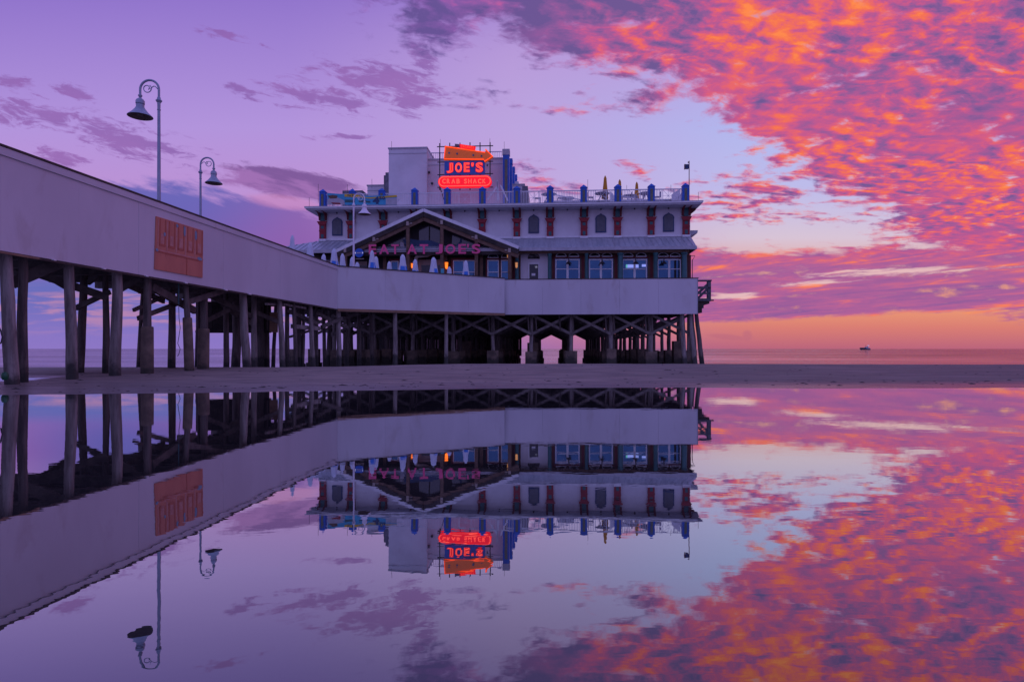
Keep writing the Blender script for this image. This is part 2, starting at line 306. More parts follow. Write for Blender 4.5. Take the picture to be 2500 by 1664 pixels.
# ---------------------------------------------------------------- mesh helpers
class MB:
    def __init__(s): s.v = []; s.f = []; s.m = []; s.mats = []
    def mi(s, m):
        if m not in s.mats: s.mats.append(m)
        return s.mats.index(m)
    def add(s, vs, fs, m):
        o = len(s.v); s.v += [tuple(v) for v in vs]; k = s.mi(m)
        for f in fs: s.f.append(tuple(i + o for i in f)); s.m.append(k)
        return s
    def box(s, x0, x1, y0, y1, z0, z1, m):
        x0, x1 = min(x0, x1), max(x0, x1); y0, y1 = min(y0, y1), max(y0, y1); z0, z1 = min(z0, z1), max(z0, z1)
        return s.add([(x, y, z) for z in (z0, z1) for x, y in ((x0, y0), (x1, y0), (x1, y1), (x0, y1))],
              [(3,2,1,0),(4,5,6,7),(0,1,5,4),(1,2,6,5),(2,3,7,6),(3,0,4,7)], m)
    def bar(s, a, b, w, h, m, up=(0, 0, 1)):       # rectangular timber from a to b
        a = Vector(a); b = Vector(b); d = (b - a).normalized(); up = Vector(up)
        if abs(d.dot(up)) > .98: up = Vector((0, 1, 0))
        r = d.cross(up).normalized(); u = r.cross(d).normalized()
        vs = [p + r * (i * w / 2) + u * (j * h / 2) for p in (a, b) for i, j in ((-1,-1),(1,-1),(1,1),(-1,1))]
        return s.add(vs, [(3,2,1,0),(4,5,6,7),(0,1,5,4),(1,2,6,5),(2,3,7,6),(3,0,4,7)], m)
    def tube(s, pts, rad, m, n=10, cap=True):
        pts = [Vector(p) for p in pts]; rr = rad if isinstance(rad, (list, tuple)) else [rad] * len(pts)
        vs = []; fs = []; ref = None
        for i, p in enumerate(pts):
            d = (pts[min(i + 1, len(pts) - 1)] - pts[max(i - 1, 0)]).normalized()
            if ref is None: ref = Vector((0, 1, 0)) if abs(d.y) < .9 else Vector((1, 0, 0))
            a = d.cross(ref).normalized(); ref = a.cross(d).normalized()
            for k in range(n):
                t = 2 * math.pi * k / n; vs.append(p + (a * math.cos(t) + ref * math.sin(t)) * rr[i])
        for i in range(len(pts) - 1):
            for k in range(n): fs.append((i*n+k, i*n+(k+1) % n, (i+1)*n+(k+1) % n, (i+1)*n+k))
        if cap: fs += [tuple(range(n))[::-1], tuple((len(pts)-1)*n + k for k in range(n))]
        return s.add(vs, fs, m)
    def lathe(s, c, prof, m, n=20, sx=1, sy=1):
        c = Vector(c); vs = []; fs = []
        for r, z in prof:
            for k in range(n):
                t = 2 * math.pi * k / n; vs.append((c.x + r*sx*math.cos(t), c.y + r*sy*math.sin(t), c.z + z))
        for i in range(len(prof) - 1):
            for k in range(n): fs.append((i*n+k, i*n+(k+1) % n, (i+1)*n+(k+1) % n, (i+1)*n+k))
        return s.add(vs, fs, m)
    def prism(s, poly, y0, y1, m, fm=None):           # polygon in x,z extruded along y
        n = len(poly); vs = [(x, y0, z) for x, z in poly] + [(x, y1, z) for x, z in poly]
        s.add(vs, [(i, (i+1) % n, (i+1) % n + n, i + n) for i in range(n)], m)
        return s.add(vs, [tuple(range(n))[::-1], tuple(range(n, 2*n))], fm or m)
    def build(s, name, parent=None, smooth=False, label=None, bevel=0):
        me = bpy.data.meshes.new(name); me.from_pydata(s.v, [], s.f)
        for m in s.mats: me.materials.append(m)
        me.polygons.foreach_set('material_index', s.m)
        bm = bmesh.new(); bm.from_mesh(me); bmesh.ops.recalc_face_normals(bm, faces=bm.faces); bm.to_mesh(me); bm.free()
        if smooth:
            me.polygons.foreach_set('use_smooth', [True] * len(me.polygons)); me.set_sharp_from_angle(angle=R(40))
        o = bpy.data.objects.new(name, me); C.objects.link(o)
        if parent: o.parent = parent
        if label: o['label'] = label
        if bevel:
            b = o.modifiers.new('b', 'BEVEL'); b.width = bevel; b.segments = 2; b.limit_method = 'ANGLE'
        return o
def thing(name, label, cat, loc=(0, 0, 0), rz=0, group=None):
    o = bpy.data.objects.new(name, None); C.objects.link(o); o.location = loc; o.rotation_euler = (0, 0, rz)
    o.empty_display_size = .3; o['label'] = label; o['category'] = cat
    if group: o['group'] = group
    return o
def tag(o, label, cat, group=None):
    o['label'] = label; o['category'] = cat
    if group: o['group'] = group
    return o
def dup(root, loc, label, rz=None):
    r = root.copy(); C.objects.link(r); r.location = loc; r['label'] = label
    if rz is not None: r.rotation_euler = (0, 0, rz)
    for ch in list(root.children):
        c = ch.copy(); C.objects.link(c); c.parent = r
        for g in ch.children:
            d = g.copy(); C.objects.link(d); d.parent = c
    return r
def at(px, py, D): return Vector(((px - 1250) / 1500 * D, D, CAMZ + (851 - py) / 1500 * D))
_dg = None
def text(s, name, parent, m, x, y, z, w, h, ext=.02, off=0.0, tube=0.0, tm=None, shear=0.0):
    """letters standing in the x,z plane, fitted to a w by h rectangle with lower left at x,z"""
    objs = []
    for kind in (['fill'] if m else []) + (['tube'] if tube else []):
        cu = bpy.data.curves.new('t', 'FONT'); cu.body = s; cu.size = 1; cu.offset = off; cu.resolution_u = 5; cu.shear = shear
        cu.space_character = 1.12
        if kind == 'fill': cu.extrude = .02
        to = bpy.data.objects.new('t', cu); C.objects.link(to)
        bpy.context.view_layer.update(); dg = bpy.context.evaluated_depsgraph_get()
        me0 = bpy.data.meshes.new_from_object(to.evaluated_get(dg))
        xs = [v.co.x for v in me0.vertices]; ys = [v.co.y for v in me0.vertices]
        x0, x1, y0, y1 = min(xs), max(xs), min(ys), max(ys); sx = w / (x1 - x0); sz = h / (y1 - y0)
        if kind == 'tube':
            cu.fill_mode = 'NONE'; bpy.context.view_layer.update(); dg = bpy.context.evaluated_depsgraph_get()
            me1 = bpy.data.meshes.new_from_object(to.evaluated_get(dg))
            if me1 and len(me1.edges):
                adj = {}
                for e in me1.edges:
                    a, b = e.vertices; adj.setdefault(a, []).append(b); adj.setdefault(b, []).append(a)
                seen = set(); mb = MB()
                for st in adj:
                    if st in seen: continue
                    loop = [st]; seen.add(st); cur = st
                    while True:
                        nx = [q for q in adj[cur] if q not in seen]
                        if not nx: break
                        cur = nx[0]; seen.add(cur); loop.append(cur)
                    pts = [(x + (me1.vertices[i].co.x - x0) * sx, y - ext, z + (me1.vertices[i].co.y - y0) * sz) for i in loop]
                    pts.append(pts[0]); mb.tube(pts, tube, tm, 6, False)
                objs.append(mb.build(name if not m else 'neon_tube', parent))
        else:
            vs = [(x + (v.co.x - x0) * sx, y - (v.co.z + .02) / .04 * ext, z + (v.co.y - y0) * sz) for v in me0.vertices]
            mb = MB(); mb.add(vs, [tuple(p.vertices) for p in me0.polygons], m); objs.append(mb.build(name, parent))
        C.objects.unlink(to); bpy.data.objects.remove(to)
    return objs

# ---------------------------------------------------------------- ground, pool, sea
def sst(a, b, x):
    t = max(0, min(1, (x - a) / (b - a))); return t * t * (3 - 2 * t)
from mathutils import noise as mn
def edge(X): return 12.45 + 2.35 * sst(-12, 2.5, X) + .10 * math.sin(X * .55) * sst(-20, 0, X) + .22 * mn.noise((X * .35, 2, 0)) + .12 * mn.noise((X * 1.3, 4, 0))
def sand_h(X, Y):
    if Y < 3: return -.25 + .9 * sst(-12, -22, Y)
    e = edge(X); s = Y - e
    ch = .125 + .155 * sst(-10.5, -1, X) - .03 * sst(6, 20, X)
    if s < 0: z = max(s * .12, -.35)
    else:
        z = ch * (1 - (1 - min(1, s / (26.5 - e))) ** 1.35)
        z += .018 * math.exp(-((s - .25) / .25) ** 2) * .6
    if Y > 27: z = ch - (Y - 27) ** 1.6 * .035
    dep = math.exp(-((Y - 19.3 - .10 * (X + 16)) / 1.5) ** 2) * sst(-13.2, -17, X)
    if s > 0 : z -= .20 * dep; z -= .05 * sst(-11, -17, X) * (Y < 19) * sst(0, 3, s)
    z += (.010 * mn.noise((X * .6, Y * 1.6, 3)) + .006 * mn.noise((X * 2.0, Y * 5.0, 9))) * sst(.1, 1.5, s) * (1 if Y < 60 else 0)
    for k_, off_ in ((0, 0.0), (1, .75)):      # a pair of old tyre tracks on the right
        yy = 15.9 + off_ - (X - 13) * .10 + .15 * math.sin(X * .5)
        if 11 < X < 26 and s > 0: z -= .018 * math.exp(-((Y - yy) / .16) ** 2)
    return max(z, -4)
def axis(lo, a, b, hi, fine, coarse):
    r = []; v = lo
    while v < a: r.append(v); v += coarse
    v = a
    while v < b: r.append(v); v += fine
    v = b
    while v < hi: r.append(v); v += coarse
    r.append(hi); return r
xs = axis(-260, -30, 30, 260, .22, 5); ys = [-120, -60, -40] + axis(-30, 11.5, 30, 66, .16, 2.2)
vs = [(x, y, sand_h(x, y)) for y in ys for x in xs]; nx = len(xs)
fs = [(j*nx+i, j*nx+i+1, (j+1)*nx+i+1, (j+1)*nx+i) for j in range(len(ys)-1) for i in range(nx-1)]
o = MB().add(vs, fs, sand_mat).build('sand_beach', smooth=False); o.data.polygons.foreach_set('use_smooth', [True]*len(o.data.polygons)); o['kind'] = 'structure'
o = MB().add([(-260,-40,0),(260,-40,0),(260,24,0),(-260,24,0)], [(0,1,2,3)], pool_mat).build('tide_pool_water'); o['kind'] = 'structure'
o = MB().add([(-12000,30,-.8),(12000,30,-.8),(12000,15000,-.8),(-12000,15000,-.8)], [(0,1,2,3)], sea_mat).build('sea_water'); o['kind'] = 'structure'
# bits of weed and shell on the sand
mb = MB()
for i in range(420):
    X = random.uniform(-16, 26); Y = edge(X) + random.choice((random.uniform(.4, 11), random.uniform(.5, 2.2))); z = sand_h(X, Y); r = random.uniform(.01, .05) * random.choice((1, 1, 1.6)); h = r*.35
    n = 6; vs = [(X + r*2.2*math.cos(k*1.047) * random.uniform(.5, 1), Y + r*math.sin(k*1.047), z - .004) for k in range(n)] + [(X, Y, z + h)]
    mb.add(vs, [(k, (k+1) % n, n) for k in range(n)], dark_wood)
o = mb.build('beach_debris'); o['kind'] = 'stuff'; o['label'] = 'small dark bits of weed and shell scattered on the sand'; o['category'] = 'debris'

# ---------------------------------------------------------------- approach pier
HB = 2.6
def hpx(px): return 254 - 150 / 824 * px
A = Vector((-12.79, 15.35)); B = Vector((-10.65, 37.5)); Cc = Vector((-.543, 45.3))
dAB = (B - A).normalized(); A0 = A - dAB * 30
def ztop(Y): return CAMZ + (851 - 357) / 1500 * 15.35 + ((CAMZ + 201 / 1500 * 37.5) - (CAMZ + 494 / 1500 * 15.35)) * (Y - 15.35) / (37.5 - 15.35)
ZT = 6.02; ZB = 3.40
pier = thing('approach_pier', 'long timber pier with a tall white boarded side, running from the left toward the restaurant', 'pier')
def wall_seg(P0, P1, plen, z0a, z1a, z0b, z1b, nrm, strip=True, cap=True, jitter=True):
    L = (P1 - P0).length; n = max(1, round(L / plen)); d = (P1 - P0).normalized(); nn = Vector(nrm)
    for i in range(n):
        t0 = i / n; t1 = (i + 1) / n; g = .002 / L
        a = P0.lerp(P1, t0 + g); b = P0.lerp(P1, t1 - g)
        e = random.uniform(-.004, .004)
        za0 = z0a + (z0b - z0a) * t0; zb0 = z0a + (z0b - z0a) * t1; za1 = z1a + (z1b - z1a) * t0; zb1 = z1a + (z1b - z1a) * t1
        o_ = nn * e; q = nn * -.04
        vs = [(*(a + o_), za0), (*(b + o_), zb0), (*(b + o_), zb1), (*(a + o_), za1), (*(a + q), za0), (*(b + q), zb0), (*(b + q), zb1), (*(a + q), za1)]
        MB().add(vs, [(0,1,2,3),(7,6,5,4),(0,4,5,1),(1,5,6,2),(2,6,7,3),(3,7,4,0)], white_board).build('wall_panel', PARENT)
    mb = MB(); q = nn * -.015
    if cap:
        mb.bar((*(P0 + q), z1a + .03), (*(P1 + q), z1b + .03), .16, .055, cap_wood); mb.build('cap_rail', PARENT)
    if strip:
        mb = MB(); s_ = nn * .028
        mb.bar((*(P0 + s_), z1a - .105), (*(P1 + s_), z1b - .105), .028, .20, white_board); mb.build('fascia_strip', PARENT)
nAB = Vector((dAB.y, -dAB.x)); dBC = (Cc - B).normalized(); nBC = Vector((dBC.y, -dBC.x))
PARENT = pier
t0 = -30 / (B - A).length
def lerp(a, b, t): return a + (b - a) * t
zA1 = CAMZ + 494/1500*15.35; zA0 = CAMZ + 240/1500*15.35; zB1 = CAMZ + 201/1500*37.5; zB0 = CAMZ + 97/1500*37.5; zC1 = CAMZ + 171/1500*45.3; zC0 = CAMZ + 85/1500*45.3
wall_seg(A0, A, 2.44, zA0, zA1, zA0, zA1, nAB)
wall_seg(A, B, 2.44, zA0, zA1, zB0, zB1, nAB)
wall_seg(B, Cc, 2.9, zB0 + .02, zB1, zC0, zC1, nBC, strip=False)
mb = MB(); q = nBC * .01; mb.bar((*(B + q), zB0 - .06), (*(Cc + q), zC0 - .04), .10, .17, beam_brown); mb.build('edge_beam', pier)
mb = MB(); mb.bar((*A0, zA0 - .045), (*(A.lerp(B, .05)), zA0 - .045), .06, .05, beam_brown); mb.bar((*(A.lerp(B, .05)), zA0 - .05), (*B, zB0 - .05), .06, .05, cap_wood); mb.build('edge_beam', pier)
# deck and joists
W = 5.6
BL = B - nAB * W; A0L = A0 - nAB * W; AL = A - nAB * W; CL = Vector((-16.5, 49))
mb = MB()
def slab(mb, poly, z0, z1, m):
    n = len(poly); vs = [(p[0], p[1], z0) for p in poly] + [(p[0], p[1], z1) for p in poly]
    mb.add(vs, [(i, (i+1) % n, (i+1) % n + n, i + n) for i in range(n)] + [tuple(range(n))[::-1], tuple(range(n, 2*n))], m)
I = nAB * -.06
slab(mb, [A0 + I, B + I, BL, A0L], 4.55, 4.72, dark_wood); slab(mb, [B + Vector((0, .05)), Cc + Vector((-.1, .1)), Vector((-.6, 50)), BL + Vector((0, 8)), BL + Vector((0, .01))], 4.54, 4.71, dark_wood)
mb.build('deck', pier)
for k in range(7):
    q0 = nAB * -(.35 + k * .86); mb = MB(); mb.bar((*(A0 + q0), 4.15), (*(B + q0), 4.15), .12, .76, dark_wood if k % 2 else brace_wood); mb.build('joist', pier)
mb = MB(); q0 = nAB * -W
mb.bar((*(A0 + q0), 5.75), (*(B + q0), 5.75), .10, .09, white_paint)
mb.build('far_rail', pier)
def wallpt(px, py, off=.05):
    k = (px - 1250) / 1500; # intersect ray with wall line A-B
    Y = (A.x - dAB.x / dAB.y * A.y) / (k - dAB.x / dAB.y)
    return Vector((k * Y, Y, CAMZ + (851 - py) / 1500 * Y)) + Vector((nAB.x, nAB.y, 0)) * off
# piles: (top px, foot px, foot py, width px, depth, jacket px y or None, pale)
PL = [(12,33,931,30,15.75,0,1),(55,57,930,22,16.7,0,0),(168,178,923,25,17.6,0,1),(206,191,905,19,22.0,0,0),(259,260,909,15,21.6,0,0),(286,281,918,26,19.1,0,1),
      (360,359,912,20,20.4,798,0),(349,336,894,9,28,0,0),(422,418,897,17,26,0,0),(453,464,907,15,22.8,776,0),(487,478,893,9,31,0,0),(500,495,900,18,25,803,0),
      (552,552,894,13,30,0,0),(577,576,893,20,32.5,0,0),(592,604,901,20,26.6,0,1),(621,619,896,14,30,0,1),(635,636,893,18,34.5,0,0),(649,651,893,15,35,0,0),(675,665,893,9,34.6,0,0),
      (681,692,897,13.5,30.3,0,1),(701,701,893,11,33.6,0,0),(730,731,892,13,36,0,0),(757,765,893,11.5,33.6,0,1),(773,774,891,7.5,38,0,0),(826,828,891,12,37.9,0,1),
      (877,878,890,11,42,0,0),(965,965,888,11.5,40.3,0,2),(1090,1089,886,9.5,42.5,0,2),(742,739,892,8,36,0,0),(790,793,891,9,40,0,0),(716,724,892,10,32,0,0),(805,800,891,9,43,0,0),(850,846,890,10,41,0,0),(905,910,890,10,43,0,0)]
def pile(mb, P, Q, r, m, seed):
    n = 9; pts = []; rad = []; d = Q - P
    for i in range(n):
        t = i / (n - 1); j = mn.noise((seed * 3.1, t * 3, 0)) * r * .28; k = mn.noise((seed * 1.7, t * 3, 5)) * r * .28
        pts.append(P + d * t + Vector((j, k, 0))); rad.append(r * (.84 + .26 * t + .05 * mn.noise((seed, t * 7, 2))))
    mb.tube(pts, rad, m, 14)
for i, (tx, fx, fy, w, D, jk, pale) in enumerate(PL):
    r = w * D / 3000
    top = at(tx, 851, D); top.z = 3.85 if D < 39 else 3.6
    if tx < 820:                       # keep every pile head behind the boarded side
        D = max(D, wallpt(tx, 851, 0).y * (1 + (r + .20) / 14.27)); top.x = (tx - 1250) / 1500 * D; top.y = D
    ft = at(fx, fy, top.y); ft.z = -.6
    m = [pile_wood, pile_pale, lamp_blue][pale] if pale < 2 else pile_pale
    mb = MB(); pile(mb, top, ft, r, m, i + 1); pl = mb.build('pile', pier, smooth=True)
    if jk:
        zj = CAMZ + (851 - jk) / 1500 * D; t = (top.z - zj) / (top.z - ft.z); a = top.lerp(ft, t)
        mb = MB(); mb.tube([a + Vector((0,0,.02)), a, a.lerp(ft, .03), a.lerp(ft, .5), ft], [r*1.15, r*1.42, r*1.45, r*1.5, r*1.55], concrete, 16); mb.build('concrete_jacket', pl, smooth=True)
# cross beams (pile caps) and diagonal braces
for D in (15.9, 17.6, 19.3, 21.2, 23.3, 25.6, 28.2, 31, 34, 37):
    P = A + dAB * ((D - 15.35) / dAB.y); 
    mb = MB(); mb.bar((*(P - nAB * .12), 3.66), (*(P - nAB * (W + .3)), 3.66), .26, .30, brace_wood); mb.build('pile_cap', pier)
def br(x0, y0, D0, x1, y1, D1, t=.14, h=.24, m=None):
    def dd(x, D): return max(D, wallpt(x, 851, 0).y * (1 + .34 / 14.27)) if x < 815 else D
    mb = MB(); mb.bar(at(x0, y0, dd(x0, D0)), at(x1, y1, dd(x1, D1)), t, h, m or brace_wood); mb.build('brace', pier)
br(28, 692, 17.0, 150, 640, 17.4, .12, .30); br(45, 652, 20, 262, 726, 21.0, .12, .26); br(185, 752, 21.5, 268, 712, 21.4, .10, .17)
br(60, 640, 22, 160, 700, 23, .1, .2); br(215, 690, 22, 262, 655, 21.5, .1, .18); br(290, 708, 21, 358, 668, 21, .1, .2)
br(326, 757, 21.4, 425, 712, 24, .08, .12); br(337, 777, 21.6, 440, 738, 24, .09, .16); br(370, 700, 21.5, 475, 758, 24.5, .12, .27); br(455, 738, 23, 560, 704, 24, .12, .22)
br(300, 690, 22, 400, 735, 25, .1, .2); br(505, 782, 28, 560, 755, 29, .10, .2); br(500, 715, 28, 620, 775, 30, .12, .22); br(540, 745, 29.5, 600, 716, 30, .12, .2)
br(560, 757, 30, 615, 790, 31, .12, .22); br(600, 748, 30, 670, 720, 31, .12, .2); br(620, 760, 31, 690, 790, 32, .12, .2); br(650, 742, 27.8, 705, 744, 33, .14, .10, pile_pale); br(690, 742, 30, 745, 752, 33, .14, .10, pile_pale)
br(712, 796, 33, 780, 802, 35, .12, .22, pile_pale); br(785, 798, 36, 835, 776, 38, .14, .2); br(840, 776, 39, 905, 755, 41, .14, .2); br(700, 757, 33, 775, 790, 35, .12, .2); br(770, 763, 36, 850, 800, 39, .12, .2)
br(708, 822, 34, 760, 806, 36, .10, .12)
# low timber bulkhead hanging under the deck
mb = MB()
P = at(478, 812, 33); Q = at(662, 812, 35)
for k in range(14):
    t = k / 14; a = P.lerp(Q, t); b = P.lerp(Q, (k + .93) / 14); 
    mb.add([(a.x, a.y, a.z), (b.x, b.y, b.z), (b.x, b.y, 3.5), (a.x, a.y, 3.5), (a.x, a.y+.06, a.z), (b.x, b.y+.06, b.z), (b.x, b.y+.06, 3.5), (a.x, a.y+.06, 3.5)], [(0,1,2,3),(7,6,5,4),(0,4,5,1),(1,5,6,2),(2,6,7,3),(3,7,4,0)], dark_wood)
mb.bar(P + Vector((0, -.05, .06)), Q + Vector((0, -.05, .06)), .12, .14, dark_wood)
mb.build('bulkhead', pier)
mb = MB(); a = at(658, 811, 33.6); b = at(682, 811, 33.9); mb.box(a.x, b.x, a.y, a.y + .1, a.z, at(658, 762, 33.6).z, beam_brown); mb.build('rusty_panel', pier, label='rust red square panel')
# a wire dangling below the deck
pts = [at(x, y, 22.9) for x, y in ((436, 690), (436.5, 750), (437, 775), (440, 800), (437, 820), (434, 838), (440, 852), (436, 866), (433, 869))]
mb = MB(); mb.tube(pts, .012, iron, 6); tag(mb.build('hanging_wire'), 'thin dark loose wire dangling below the pier edge, beside the leaning jacketed pile', 'wire')
mb = MB(); mb.tube([at(436, 680, 22.9), at(436, 742, 22.9)], .022, teal, 8); mb.build('drain_pipe', pier)
# second loop of cable far left
mb = MB(); mb.tube([at(-14, 770, 15.6), at(-4, 795, 15.6), at(2, 808, 15.6), at(6, 822, 15.6), at(3, 836, 15.6), at(-6, 842, 15.6), at(-18, 838, 15.6)], .02, iron, 6); tag(mb.build('cable_loop'), 'dark sagging cable loop at the far left edge beside the first pile', 'cable')
mb = MB(); c = at(12, 929, 15.0); mb.lathe(c, [(0, .02), (.05, .02), (.075, .07), (.08, .14), (.06, .2), (0, .22)], green_mat, 14); tag(mb.build('float_buoy', smooth=True), 'small green plastic float lying by the leftmost pile', 'float')

# orange peeling panel
def wquad(mb, pts, off, th, m):
    f = [wallpt(x, y, off) for x, y in pts]; b = [p - Vector((nAB.x, nAB.y, 0)) * th for p in f]; n = len(f)
    mb.add(f + b, [tuple(range(n)), tuple(range(n, 2*n))[::-1]] + [(i, (i+1) % n, (i+1) % n + n, i + n) for i in range(n)], m)
def pq(u, v):       # photo position of a fraction across and down the panel
    lt, lb, rt, rb = (379, 528), (375, 657), (493.5, 563), (492, 678)
    x = (lt[0]*(1-v) + lb[0]*v) * (1-u) + (rt[0]*(1-v) + rb[0]*v) * u; y = (lt[1]*(1-v) + lb[1]*v) * (1-u) + (rt[1]*(1-v) + rb[1]*v) * u; return (x, y)
mb = MB(); wquad(mb, [pq(0,0), pq(1,0), pq(1,1), pq(0,1)], .045, .04, orange_mat); op = mb.build('door_panel', pier, label='peeling orange painted panel fixed to the white boards')
def sub(name, u0, v0, u1, v1, m, off=.055):
    mb = MB(); wquad(mb, [pq(u0,v0), pq(u1,v0), pq(u1,v1), pq(u0,v1)], off, .012, m); mb.build(name, op)
for k in range(5):
    u = .075 + k * .196; w_ = .115
    mb = MB()
    for a_ in ((u, .02, u + .018, .52), (u + w_, .02, u + w_ + .014, .52), (u, .50, u + w_ + .014, .535)): wquad(mb, [pq(a_[0],a_[1]), pq(a_[2],a_[1]), pq(a_[2],a_[3]), pq(a_[0],a_[3])], .057, .012, orange_dark)
    wquad(mb, [pq(u - .045, .04), pq(u - .02, .04), pq(u - .02, .60), pq(u - .045, .60)], .053, .01, orange_pale)
    wquad(mb, [pq(u + .03, .30), pq(u + .1, .30), pq(u + .1, .49), pq(u + .03, .49)], .053, .01, orange_pale)
    mb.build('moulding', op)
mb = MB(); wquad(mb, [pq(.0,.615), pq(1,.60), pq(1,.635), pq(.0,.65)], .06, .02, orange_pale); wquad(mb, [pq(.06,.635), pq(.95,.64), pq(.95,.665), pq(.06,.66)], .062, .01, orange_dark); wquad(mb, [pq(.655,.60), pq(.672,.60), pq(.672,1), pq(.655,1)], .058, .01, orange_dark); mb.build('moulding', op)
for u, v, a_, b_ in ((.16,.26,.035,.08), (.0,.60,.05,.06), (.88,.58,.09,.075), (.42,.03,.04,.07), (.58,.02,.035,.22), (.82,.05,.04,.2)):
    mb = MB(); wquad(mb, [pq(u,v+b_*.15), pq(u+a_*.5,v), pq(u+a_,v+b_*.25), pq(u+a_,v+b_*.8), pq(u+a_*.4,v+b_), pq(u,v+b_*.7)], .066, .01, bare_blue); mb.build('bare_patch', op)
# small clips and rust bolts along the bottom edge
mb = MB()
for px in (130, 252, 356, 452, 550, 608):
    y = lerp(611, 754, px / 824); wquad(mb, [(px-3, y-1), (px+3, y), (px+3, y+3), (px-3, y+2)], .06, .08, white_paint)
mb.build('edge_bolts', pier)

# ---------------------------------------------------------------- lamp posts
def lamp(x, y, zbase, ztop, side, m, label, D):
    root = thing('street_lamp', label, 'street lamp', (x, y, zbase), 0, 'hooked lamp posts on the pier')
    H = ztop - zbase; rr = .34
    zs = H - rr - .42
    MB().lathe((0,0,0), [(0,0),(.16,0),(.16,.08),(.10,.16),(.078,.3),(.066,.5),(.058, zs*.6),(.05, zs-.34),(.062, zs-.33),(.062, zs-.30),(.05, zs-.29),(.058, zs-.06),(.095, zs-.02),(.11, zs+.02),(.07, zs+.06),(.055, zs+.13),(.04, zs+.16),(0, zs+.17)], m, 18).build('post', root, smooth=True)
    pts = [(0,0,zs+.1),(0,0,H-rr-.02)] + [(side*(rr - rr*math.cos(t)), 0, H - rr + rr*math.sin(t)) for t in [math.pi*k/16 for k in range(1,17)]] + [(side*2*rr,0,H-rr-.20)]
    MB().tube(pts, [.04]*len(pts), m, 12).build('hook_arm', root, smooth=True)
    sc = []
    for k in range(34):
        t = k/33*2*math.pi*1.28; q = .14 if t < 4.5 else .14 - (t-4.5)*.028
        sc.append((side*(rr*1.22 + q*math.cos(2.2 - t*-1)), 0, H - rr*.98 + .03 + q*math.sin(2.2 - t*-1)))
    mb = MB(); mb.tube(sc, .017, m, 8)
    a2 = [(side*(.05 + .26*s_), 0, H - rr*1.0 + .10 * math.sin(s_*3.3) + .02) for s_ in [k/10 for k in range(11)]]
    mb.tube(a2, .016, m, 8); mb.build('scroll', root, smooth=True)
    hx = side*2*rr; hz = H - rr - .2
    mb = MB(); mb.lathe((hx,0,hz), [(0,.03),(.035,.03),(.07,-.0),(.07,-.04),(.035,-.09),(.06,-.12),(.115,-.16),(.15,-.22),(.15,-.32),(.125,-.34),(.14,-.37),(.13,-.42),(.17,-.50),(.28,-.64),(.41,-.76),(.42,-.78)], m, 28)
    sh = mb.build('lamp_shade', root, smooth=True)
    mb = MB(); mb.lathe((hx,0,hz), [(.41,-.775),(.27,-.66),(.15,-.56),(0,-.54)], lamp_inside, 28); mb.lathe((hx,0,hz), [(0,-.56),(.1,-.58),(.13,-.66),(.08,-.74),(0,-.76)], lamp_inside, 16); mb.build('bulb', sh, smooth=True)
    return root
p = at(388, 851, 22.3); lamp(p.x, p.y, 4.72, CAMZ + (851-196)/1500*22.3, -1, lamp_blue, 'tallest lamp post on the pier, its hook and shade pointing left', 21.3)
p = at(489.5, 851, 31.5); lamp(p.x, p.y, 4.71, CAMZ + (851-385)/1500*31.5, 1, lamp_blue, 'slim lamp post farther along the pier with its dark hook and shade pointing right', 31.5)
p = at(863.5, 851, 38.6); lamp(p.x, p.y, 4.71, CAMZ + (851-472)/1500*38.6, 1, lamp_white, 'white hooked lamp post standing before the restaurant roof banner', 38.6)

# ---------------------------------------------------------------- restaurant platform and building frame
TH = R(3.65); O2 = Vector((13.53, 44.8)); U2 = Vector((math.cos(TH), -math.sin(TH))); W2 = Vector((math.sin(TH), math.cos(TH)))
def L(px, py, w):
    k = (px - 1250) / 1500
    Y = (w + O2.x * math.sin(TH) + O2.y * math.cos(TH)) / (k * math.sin(TH) + math.cos(TH))
    d = Vector((k * Y, Y)) - O2
    return d.dot(U2), CAMZ + (851 - py) / 1500 * Y
def U(px, w): return L(px, 851, w)[0]
def Z(py, px, w): return L(px, py, w)[1]
def toworld(u, w, z): q = O2 + U2 * u + W2 * w; return Vector((q.x, q.y, z))
plat = thing('restaurant_pier', 'wide pier platform on rows of timber piles and concrete feet, under the restaurant', 'pier', (O2.x, O2.y, 0), -TH)
zR1 = Z(679.5, 1703, 0); zR0 = Z(766, 1703, 0); uC = U(1232, 0)
n = 5
for i in range(n):
    a = uC + (0 - uC) * i / n + .004; b = uC + (0 - uC) * (i + 1) / n - .004; e = random.uniform(-.003, .003)
    MB().box(a, b, e, .05, zR0, zR1, white_board).build('wall_panel', plat)
MB().box(uC, .07, -.03, .12, zR1 + .002, zR1 + .06, cap_wood).build('cap_rail', plat)
MB().box(-.04, .02, -.01, .06, zR0, zR1, grey_trim).build('corner_trim', plat)
mb = MB(); mb.box(.02, .05, .06, 12, zR0 + .2, zR1 - .02, cap_wood); mb.build('side_board', plat)
DZ = 4.76; UL = U(700, 1.0)
mb = MB(); mb.box(UL, -.02, .10, 34, DZ - .2, DZ, dark_wood); mb.build('deck', plat)
px_cols = [1683 - 96.3 * k for k in range(11)]
ucol = [U(p, 1.2) for p in px_cols]; rows = [1.2 + 3.9 * k for k in range(9)]
zV = Z(815, 1500, 1.2); zD = Z(768, 1500, 1.2); zP = Z(855, 1500, 1.2)
for ri, w in enumerate(rows):
    mb = MB(); mb.box(UL, -.1, w - .17, w + .17, zD + .12, zD + .50, dark_wood); mb.build('pile_cap', plat)
for ci, u in enumerate(ucol):
    mb = MB(); mb.box(u - .13, u + .13, .2, 33.5, zD + .50, DZ - .2, dark_wood); mb.build('girder', plat)
